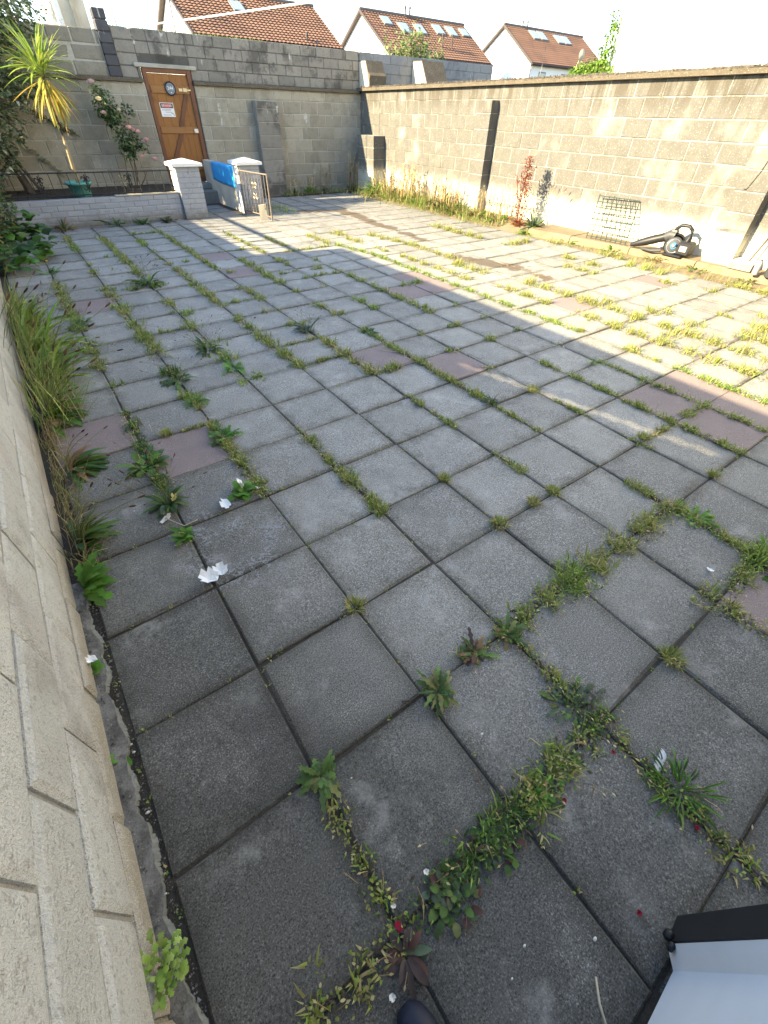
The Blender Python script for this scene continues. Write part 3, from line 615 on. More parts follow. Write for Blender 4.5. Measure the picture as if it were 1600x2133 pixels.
# ================================================================ HOUSE BEHIND THE CAMERA AND ITS DOOR
hw = thing('near_house', 'grey rendered back wall of the house behind the viewer', 'house', (3, -1.5, 0)); b = MB(); b.b2((-.3, -1.75, -.05), (9, -1.42, 5.2)); b.build('wall', 'house_render', hw)
dr = thing('back_door', 'open white back door with black edge, bottom right corner', 'door', (.9, -.9, 0)); zt = 2.02; z0 = .02
b = MB(); b.prism([(.30, -.945, z0), (.965, -.905, z0), (.985, -.885, z0), (1.0, -.872, z0), (1.0, -.94, z0), (.3, -.985, z0)], (0, 0, zt)); b.build('leaf', 'white_gloss', dr)
b = MB(); b.prism([(1.001, -.868, z0+.005), (1.07, -.858, z0+.005), (1.075, -.87, z0), (1.075, -.95, z0), (1.001, -.94, z0)], (0, 0, zt)); b.build('edge_strip', 'black_plastic', dr)
b = MB(); b.prism([(.78, -.912, z0+.001), (.795, -.911, z0+.001), (.795, -.915, z0+.001), (.78, -.916, z0+.001)], (0, 0, zt-.01)); b.build('panel_groove', 'pipe_grey', dr)
b = MB(); b.lathe([(0, 0), (.011, .0), (.013, .006), (.009, .012), (0, .013)], (.99, -.877, .05), 12, 'Y'); b.build('bolt', 'black_plastic', dr)
b = MB(); b.lathe([(0, 0), (.013, .0), (.015, .008), (.010, .016), (0, .017)], (1.01, -.866, .04), 12, 'Y'); b.build('bolt', 'black_plastic', dr)
# ================================================================ WHITE BRICK GARDEN WALL, PILLARS, RAILING
gb = MB(); gb.b2((-.06, 9.62, -.05), (3.38, 11.69, .31)); gb.build('garden_bed', 'soil', None, 'structure', (0, 0, 0))
YG = 9.5
wb = thing('brick_wall', 'low white painted brick wall under the railing, in front of the plant bed', 'wall', (1.5, YG, 0)); b = MB(); b.b2((-.06, YG+.006, -.03), (2.955, YG+.12, .392)); b.build('mortar', 'painted_mortar', wb)
for k in range(5): run(wb, (0, YG, 0), (1, 0, 0), 0, -.05, 2.95, .0+.079*k, .079, .235, 'painted_brick', (.2, .09)[k % 2], .009, .10, .006, name='brick', jit=.0015)
for o in wb.children:
    if o.name.startswith('block'): o.name = 'brick'
b = MB(); b.cbox((1.9, YG-.012, .395), (2.95, YG+.10, .412), .004); b.build('pale_capping', 'plank_pale', wb)
def pillar(x0, x1, y0, y1, h, lab):
    p = thing('brick_pillar', lab, 'pillar', ((x0+x1)/2, (y0+y1)/2, 0)); b = MB(); b.b2((x0+.007, y0+.007, -.02), (x1-.007, y1-.007, h)); b.build('mortar', 'painted_mortar', p)
    n = round(h/.079); hh = h/n
    for k in range(n):
        w_ = x1-x0
        cuts = [x0, x0+w_*.52, x1] if k % 2 else [x0, x0+w_*.28, x0+w_*.78, x1]
        for a, c in zip(cuts, cuts[1:]):
            b = MB(); b.cbox((a+.003, y0+rnd(-.0015, .0015), hh*k+.003), (c-.003, y0+.11, hh*(k+1)-.004), .004); b.build('brick', 'painted_brick', p, origin=((a+c)/2, y0, hh*k))
        b = MB(); b.cbox((x0-rnd(0, .002), y0+.114, hh*k+.003), (x0+.1, y1, hh*(k+1)-.004), .004); b.cbox((x1-.1, y0+.114, hh*k+.003), (x1+rnd(0, .002), y1, hh*(k+1)-.004), .004); b.build('brick', 'pier_paint', p, origin=(x0, y1, hh*k))
    b = MB(); o = .055; c0 = ((x0+x1)/2, (y0+y1)/2, h+.105)
    b.add([(x0-o, y0-o, h), (x1+o, y0-o, h), (x1+o, y1+o, h), (x0-o, y1+o, h), (x0-o, y0-o, h+.045), (x1+o, y0-o, h+.045), (x1+o, y1+o, h+.045), (x0-o, y1+o, h+.045), c0],
          [(3, 2, 1, 0), (0, 1, 5, 4), (1, 2, 6, 5), (2, 3, 7, 6), (3, 0, 4, 7), (4, 5, 8), (5, 6, 8), (6, 7, 8), (7, 4, 8)]); b.build('cap', 'pier_paint', p)
    return p
pillar(2.97, 3.39, 9.43, 9.78, .77, 'white painted brick gate pillar left of the path, nearest the rose')
pillar(4.17, 4.56, 9.50, 9.85, .76, 'white painted brick gate pillar holding the open iron gate')
def scroll(b, cx, y, cz, s, r=.006, n=5):
    for sx in (-1, 1):
        for sz in (-1, 1):
            pts = []
            for k in range(11):
                a = -PI/2+k/10*1.6*PI; q = s*(.34-.02*k)
                pts.append((cx+sx*(s*.36+q*math.cos(a+PI)*.9), y, cz+sz*(s*.55+q*math.sin(a))))
            b.tube(pts, r, n)
    b.tube([(cx, y, cz-s), (cx, y, cz+s)], r*1.1, n); b.lathe([(0, -.014), (.016, 0), (0, .014)], (cx, y, cz), 8, 'Y')
rg = thing('garden_railing', 'dark iron railing with scrollwork on top of the white brick wall', 'railing', (1.5, YG+.05, .4)); yr = YG+.05
b = MB(); b.tube([(-.05, yr, .735), (2.96, yr, .715)], .010, 6); b.tube([(-.05, yr, .445), (2.96, yr, .43)], .009, 6); b.build('rail', 'iron', rg)
for k in range(23):
    x_ = .0+.1305*k
    b = MB(); b.tube([(x_, yr, .40), (x_, yr, .735)], .0055, 5); b.build('bar', 'iron', rg)
for x_ in (.87, 1.52, 2.17): b = MB(); scroll(b, x_+.02, yr-.014, .585, .115, .009); b.build('scroll', 'iron', rg)
# low wall between path and corner, steps, tarpaulin
lo = thing('path_wall', 'short pale rendered wall beside the path, under the blue sheet', 'wall', (4.25, 10.7, 0)); b = MB(); b.cbox((4.2, 9.86, -.03), (4.32, YB-.004, .70), .01); b.build('wall', 'cream_render', lo)
st = thing('stone_steps', 'two grey concrete steps up to the wooden door', 'steps', (3.8, 11.3, 0))
b = MB(); b.cbox((3.40, 11.08, -.03), (4.195, YB-.004, .21), .012); b.build('step', 'step_stone', st); b = MB(); b.cbox((3.42, 11.40, .212), (4.19, YB+.10, .315), .012); b.build('step', 'step_stone', st)
tp = MB(); NX, NZ = 26, 12; r2 = random.Random(5)
for i in range(NX+1):
    for k in range(NZ+1):
        u, v = i/NX, k/NZ; y_ = 9.86+u*1.30
        wv = .009*math.sin(u*23+v*2)+.007*math.sin(u*11-v*4+1)+.02*math.exp(-((u-.62)/.03)**2)
        if v < .3: tp.v.append((4.30-.112*v/.3, y_, .706+.002*math.sin(u*30)))
        else: tp.v.append((4.190-abs(wv)*(v-.2)-.002, y_, .704-(v-.3)/.7*(.33+.01*math.sin(u*4)-.03*u)))
for i in range(NX):
    for k in range(NZ): a = i*(NZ+1)+k; tp.f.append((a, a+1, a+NZ+2, a+NZ+1)); tp.sm.append(True)
o = tp.build('tarpaulin', 'tarp'); tag(o, 'bright blue plastic sheet draped over the low wall by the path', 'tarpaulin')
md = o.modifiers.new('thickness', 'SOLIDIFY'); md.thickness = .004
# open iron gate
gt = thing('iron_gate', 'open rusty iron gate leaning beside the right white pillar', 'gate', (4.2, 9.0, 0)); A = Vector((4.14, 9.46, 0)); B_ = Vector((4.30, 8.58, 0)); D_ = B_-A
def gp(u, z): p = A+D_*u; return (p.x, p.y, z)
b = MB(); b.tube([gp(0, .04), gp(0, .74)], .014, 6); b.tube([gp(1, .0), gp(1, .70)], .014, 6); b.tube([gp(0, .69), gp(1, .69)], .012, 6); b.tube([gp(0, .07), gp(1, .06)], .011, 6); b.build('frame', 'rusty_iron', gt)
for k in range(1, 9): b = MB(); b.tube([gp(k/9, .06), gp(k/9, .69)], .0065, 5); b.build('bar', 'rusty_iron', gt)
for cz, s in ((.50, .07), (.34, .09)):
    pass
b = MB()
for sx in (-1, 1):
    for sz in (-1, 1):
        pts = []
        for k in range(10):
            a = -PI/2+k/9*1.5*PI; q = .05-.003*k; pts.append(gp(.5+sx*(.06+q*math.cos(a+PI)), .42+sz*(.09+q*math.sin(a))))
        b.tube(pts, .008, 5)
b.build('scroll', 'brass', gt)
b = MB(); b.prism([(4.13, 8.72, 0), (4.28, 8.70, 0), (4.30, 8.80, .235), (4.16, 8.82, .22)], (.01, .025, .004)); o = b.build('plank', 'plank_pale'); tag(o, 'short pale board leaning against the foot of the open gate', 'board')
# ================================================================ WOODEN DOOR
wd = thing('wooden_door', 'brown wooden ledged door with diagonal braces in the back wall', 'door', (3.87, YB+.05, .31)); x0, x1, zb, ztp = 3.49, 4.25, .33, 2.0
for a, c, z0, z1 in ((3.42, 3.485, .31, 2.06), (4.255, 4.33, .31, 2.06)): b = MB(); b.cbox((a, YB+.015, z0), (c, YB+.12, z1), .006); b.build('frame', 'door_dark', wd)
b = MB(); b.cbox((3.486, YB+.02, 2.0), (4.254, YB+.12, 2.06), .006); b.build('frame', 'door_dark', wd)
pb = [3.49, 3.60, 3.76, 3.90, 4.02, 4.13, 4.252]
for a, c in zip(pb, pb[1:]): b = MB(); b.cbox((a+.001, YB+.055, zb+.01), (c-.003, YB+.085, ztp-.004), .006); b.build('plank', 'door_wood', wd, origin=((a+c)/2, YB, zb))
for z0, z1 in ((1.72, 1.83), (1.12, 1.23), (.52, .62)): b = MB(); b.cbox((x0+.01, YB+.03, z0), (x1-.01, YB+.056, z1), .005); b.build('ledge', 'ledge_wood', wd)
for (xa, za), (xb, zb_) in (((4.17, 1.72), (3.93, 1.23)), ((3.90, 1.12), (3.60, .62))):
    v = Vector((xb-xa, 0, zb_-za)); n_ = Vector((v.z, 0, -v.x)).normalized()*.05; b = MB(); b.prism([(xa-n_.x, YB+.032, za), (xa+n_.x, YB+.032, za), (xb+n_.x, YB+.032, zb_), (xb-n_.x, YB+.032, zb_)], (0, .022, 0)); b.build('brace', 'door_dark', wd)
b = MB(); b.cbox((x0, YB+.05, .315), (x1, YB+.054, .40), .001); b.build('kickboard', 'door_dark', wd)
b = MB(); b.cbox((4.03, YB+.016, 1.755), (4.10, YB+.03, 1.80), .003); b.cbox((4.115, YB+.014, 1.75), (4.19, YB+.03, 1.805), .003); b.cbox((4.2, YB+.012, 1.765), (4.262, YB+.026, 1.79), .003); b.build('bolt', 'brass', wd)
b = MB(); b.cbox((4.17, YB+.008, 1.13), (4.25, YB+.03, 1.20), .004); b.tube([(4.19, YB+.005, 1.15), (4.19, YB-.015, 1.15)], .012, 8); b.build('lock', 'steel', wd)
def text(name, body, size, c, mat, parent, wx=1.0):
    cu = bpy.data.curves.new(name, 'FONT'); cu.body = body; cu.size = size; cu.extrude = .0008; cu.align_x = 'CENTER'; cu.align_y = 'CENTER'; cu.resolution_u = 2
    o = bpy.data.objects.new(name+'_tmp', cu); COL.objects.link(o); bpy.context.view_layer.update()
    me = bpy.data.meshes.new_from_object(o.evaluated_get(bpy.context.evaluated_depsgraph_get())); bpy.data.objects.remove(o)
    me.materials.clear(); me.materials.append(M[mat]); return link(name, me, parent, c, (PI/2, 0, 0), (wx, 1, 1))
pq = thing('round_plaque', 'dark rimmed round slate plaque with white figures on the wooden door', 'plaque', (3.87, YB+.028, 1.79))
b = MB(); b.lathe([(0, 0), (.10, 0), (.105, -.012), (.10, -.022), (.088, -.022), (.084, -.014)], (3.87, YB+.028, 1.79), 28, 'Y'); b.build('rim', 'black_plastic', pq)
b = MB(); b.lathe([(.085, -.013), (0, -.013)], (3.87, YB+.028, 1.79), 28, 'Y'); b.build('face', 'slate_face', pq)
text('lettering', '244', .075, (3.868, YB+.0125, 1.795), 'paper', pq); b = MB(); b.lathe([(0, -.002), (.008, 0)], (3.875, YB+.0135, 1.735), 8, 'Y'); b.build('mark', 'paper', pq)
sg = thing('beware_sign', 'small white BEWARE sign with black and red heading on the wooden door', 'sign', (3.725, YB+.05, 1.48))
b = MB(); b.cbox((3.592, YB+.044, 1.375), (3.858, YB+.052, 1.585), .002); b.build('panel', 'sign_white', sg)
b = MB(); b.b2((3.603, YB+.0425, 1.505), (3.847, YB+.0436, 1.576)); b.build('heading', 'sign_black', sg); b = MB(); b.lathe([(0, 0), (.109, 0)], (3.725, YB+.0418, 1.5405), 24, 'Y', sq=.27); b.build('oval', 'sign_red', sg)
text('lettering', 'BEWARE', .052, (3.725, YB+.0405, 1.5405), 'sign_white', sg, .98)
b = MB()
for z_, a, c in ((1.487, 3.65, 3.80), (1.468, 3.66, 3.79), (1.445, 3.68, 3.80), (1.405, 3.63, 3.78)): b.b2((a, YB+.0425, z_-.005), (c, YB+.0436, z_+.004))
b.build('small_print', 'sign_grey', sg)
b = MB(); b.prism([(3.61, YB+.0425, 1.478), (3.64, YB+.0425, 1.487), (3.64, YB+.0425, 1.470)], (0, .001, 0)); b.prism([(3.79, YB+.0425, 1.44), (3.82, YB+.0425, 1.432), (3.848, YB+.0425, 1.395), (3.84, YB+.0425, 1.393), (3.818, YB+.0425, 1.421), (3.79, YB+.0425, 1.432)], (0, .001, 0)); b.build('mark', 'sign_black', sg)
# ================================================================ HOUSES BEYOND
def house(lab, x0, x1, yr, half, ze, zr, sky=(), pipes=(), flue=(), extra=None, tiles_per=.30, yback=None):
    h = thing('distant_house', lab, 'house', ((x0+x1)/2, yr, 0)); yb = yr+(yback or half*.85); zb = zr-(zr-ze)*(yb-yr)/half
    b = MB(); b.prism([(x0+.25, yr-half+.35, -.5), (x0+.25, yr-half+.35, ze+.1), (x0+.25, yr, zr-.12), (x0+.25, yb-.3, zb+.1), (x0+.25, yb-.3, -.5)], (x1-x0-.5, 0, 0)); b.build('wall', 'white_render', h)
    rf = MB(); rf.prism([(x0, yr-half, ze), (x0, yr, zr), (x0, yb, zb), (x0, yb, zb-.12), (x0, yr, zr-.14), (x0, yr-half, ze-.14)], (x1-x0, 0, 0)); roof = rf.build('roof', 'dark_trim', h)
    nrow = 17; ncol = round((x1-x0)/tiles_per); V = []; Tt = []; sub = 4; W_ = ncol*sub+1
    for r_ in range(nrow):
        t0, t1 = r_/nrow, (r_+1.06)/nrow
        xs = np.linspace(x0, x1, W_); wv = .035*np.abs(np.sin(np.pi*np.arange(W_)/sub))**.7
        for t_, lift in ((t0, .055), (t1, .012)):
            t_ = min(t_, 1); yy = yr-half+half*t_; zz = ze+(zr-ze)*t_
            V.append(np.stack([xs, np.full(W_, yy)-.02, zz+lift+wv], 1))
        base = r_*2*W_; q = np.arange(W_-1); Tt.append(np.stack([base+q, base+q+1, base+W_+q+1, base+W_+q], 1))
        V_low = V[-2].copy(); V_low[:, 2] -= .05
    V = np.concatenate(V); Tt = np.concatenate(Tt); V = V-np.array(wloc(roof)[:], np.float32); o = link('roof_tile', npmesh('roof_tile', V, Tt, M['roof_tile'], nper=4), roof, wloc(roof)); o['kind'] = 'stuff'
    b = MB(); n = round((x1-x0)/.45)
    for k in range(n): b.tube([(x0+(x1-x0)*k/n, yr, zr+.06), (x0+(x1-x0)*(k+.97)/n, yr, zr+.06)], .11, 8)
    b.build('ridge', 'ridge_tile', roof)
    b = MB(); b.prism([(x0-.05, yr-half-.05, ze-.12), (x0-.05, yr, zr-.08), (x0-.05, yr, zr+.10), (x0-.05, yr-half-.05, ze+.07)], (.09, 0, 0)); b.prism([(x0-.05, yb, zb-.16), (x0-.05, yr, zr-.12), (x0-.05, yr, zr+.06), (x0-.05, yb, zb+.03)], (.09, 0, 0)); b.build('verge_board', 'dark_trim', h)
    b = MB(); b.tube([(x0, yr-half-.06, ze-.04), (x1, yr-half-.06, ze-.04)], .06, 6); b.build('gutter', 'dark_trim', h)
    b = MB(); b.tube([(x0+.3, yr-half+.1, ze-.1), (x0+.24, yr-half+.28, ze-.5), (x0+.22, yr-half+.28, -.4)], .045, 6); b.build('downpipe', 'pipe_grey', h)
    sl = Vector((0, half, zr-ze)).normalized(); nn = Vector((0, -sl.z, sl.y))
    for (sx, t_, sw_, sh_) in sky:
        c = Vector((sx, yr-half+half*t_, ze+(zr-ze)*t_))+nn*.09; rot = Matrix((Vector((1, 0, 0)), sl, nn)).transposed()
        b = MB(); b.box(c, (sw_, sh_, .1), rot); f = b.build('skylight', 'pipe_grey', h); b = MB(); b.box(c+nn*.045, (sw_-.14, sh_-.14, .03), rot); b.build('pane', 'sky_glass', f)
    for sx, t_, hh in pipes:
        c = Vector((sx, yr-half+half*t_, ze+(zr-ze)*t_)); b = MB(); b.tube([c, c+Vector((0, 0, hh))], .06, 6); b.lathe([(.09, hh), (.09, hh+.1), (0, hh+.14)], c, 8); b.build('vent_pipe', 'dark_trim', h)
    return h
house('large white house with orange brown tiled roof behind the wooden door', 12.9, 23.2, 40, 4, 4.55, 6.75, sky=((17.0, .70, .8, 1.0),), pipes=((14.0, .80, .3), (20.6, .12, .25)), tiles_per=.29)
house('middle white house with brown tiled roof, six skylights and a bush in front', 27.1, 37.75, 40, 4, 4.6, 6.98, sky=((28.9, .78, .8, .9), (30.3, .66, .9, 1.1), (31.9, .68, .9, 1.1), (34.0, .74, .9, 1.1), (35.4, .74, .9, 1.1), (36.9, .76, .8, .9)), pipes=((31.3, .97, .5), (31.75, .97, .5), (33.0, .28, .7), (34.0, .28, .7)))
h3 = house('right hand white house with brown tiled roof and four skylights near the creeper', 42.6, 54.2, 40, 4, 4.95, 7.42, sky=((45.9, .80, .9, 1.1), (47.0, .80, .9, 1.1), (49.4, .78, .9, 1.1), (50.5, .78, .9, 1.1)), pipes=((45.0, .98, .4), (45.6, .98, .4)))
for x_ in (44.2, 47.4):
    b = MB(); b.b2((x_, 36.28, 3.9), (x_+.9, 36.36, 4.5)); f = b.build('window', 'pipe_grey', h3); b = MB(); b.b2((x_+.08, 36.26, 3.98), (x_+.82, 36.29, 4.42)); b.build('pane', 'glass_dark', f)
b = MB(); b.tube([(48.6, 35.9, 4.6), (48.6, 35.6, 5.4)], .04, 6); b.lathe([(0, -.12), (.25, -.06), (.40, .05)], (48.6, 35.4, 5.75), 14, 'Y'); b.build('satellite_dish', 'plank_pale', h3)
b = MB(); b.tube([(43.0, 35.5, 2.5), (43.3, 35.4, 4.6), (43.3, 35.4, 6.0)], .035, 5); b.build('pole', 'pipe_grey', h3)
ap = MB(); ap.tube([(12.5, 38, 3.5), (12.55, 38, 6.9)], .05, 6); o = ap.build('metal_pole', 'pipe_grey', None, None, (12.5, 38, 3.5)); tag(o, 'thin upright pole at the left gable of the orange roofed house', 'pole')
ap = MB(); ap.tube([(26.9, 43.2, 2.5), (26.95, 43.2, 5.3)], .05, 6); ap.tube([(26.95, 43.2, 5.3), (26.6, 43.2, 5.0)], .03, 5); o = ap.build('metal_pole', 'pipe_grey', None, None, (26.9, 43.2, 2.5)); tag(o, 'thin pole at the left gable of the middle house', 'pole')
wh = thing('white_house', 'big sunlit white house wall rising behind the right wall', 'house', (12, 3, 0)); b = MB(); b.b2((11, -8, -.1), (17, 6.8, 8)); b.build('wall', 'white_render', wh)
b = MB(); b.b2((10.7, -8, 7.98), (17, 7.0, 8.2)); b.build('roof', 'dark_trim', wh)
lh = thing('neighbour_building', 'pale rendered building top left, between the ivy and the dark pier', 'building', (2.6, 13.5, 0)); b = MB(); b.b2((2.55, 13.0, -.1), (3.0, 15, 4.6)); b.build('wall', 'cream_render', lh)
b = MB(); b.b2((2.46, 12.95, -.1), (2.548, 13.02, 4.6)); b.build('sunlit_corner', 'pier_paint', lh); b = MB(); b.cbox((2.80, 12.92, 2.35), (3.28, 12.99, 2.42), .01); b.cbox((2.74, 12.9, 2.2), (2.80, 12.98, 3.1), .01); b.build('timber', 'plank_pale', lh)  # pale post stands in for the wall's sunlit left edge
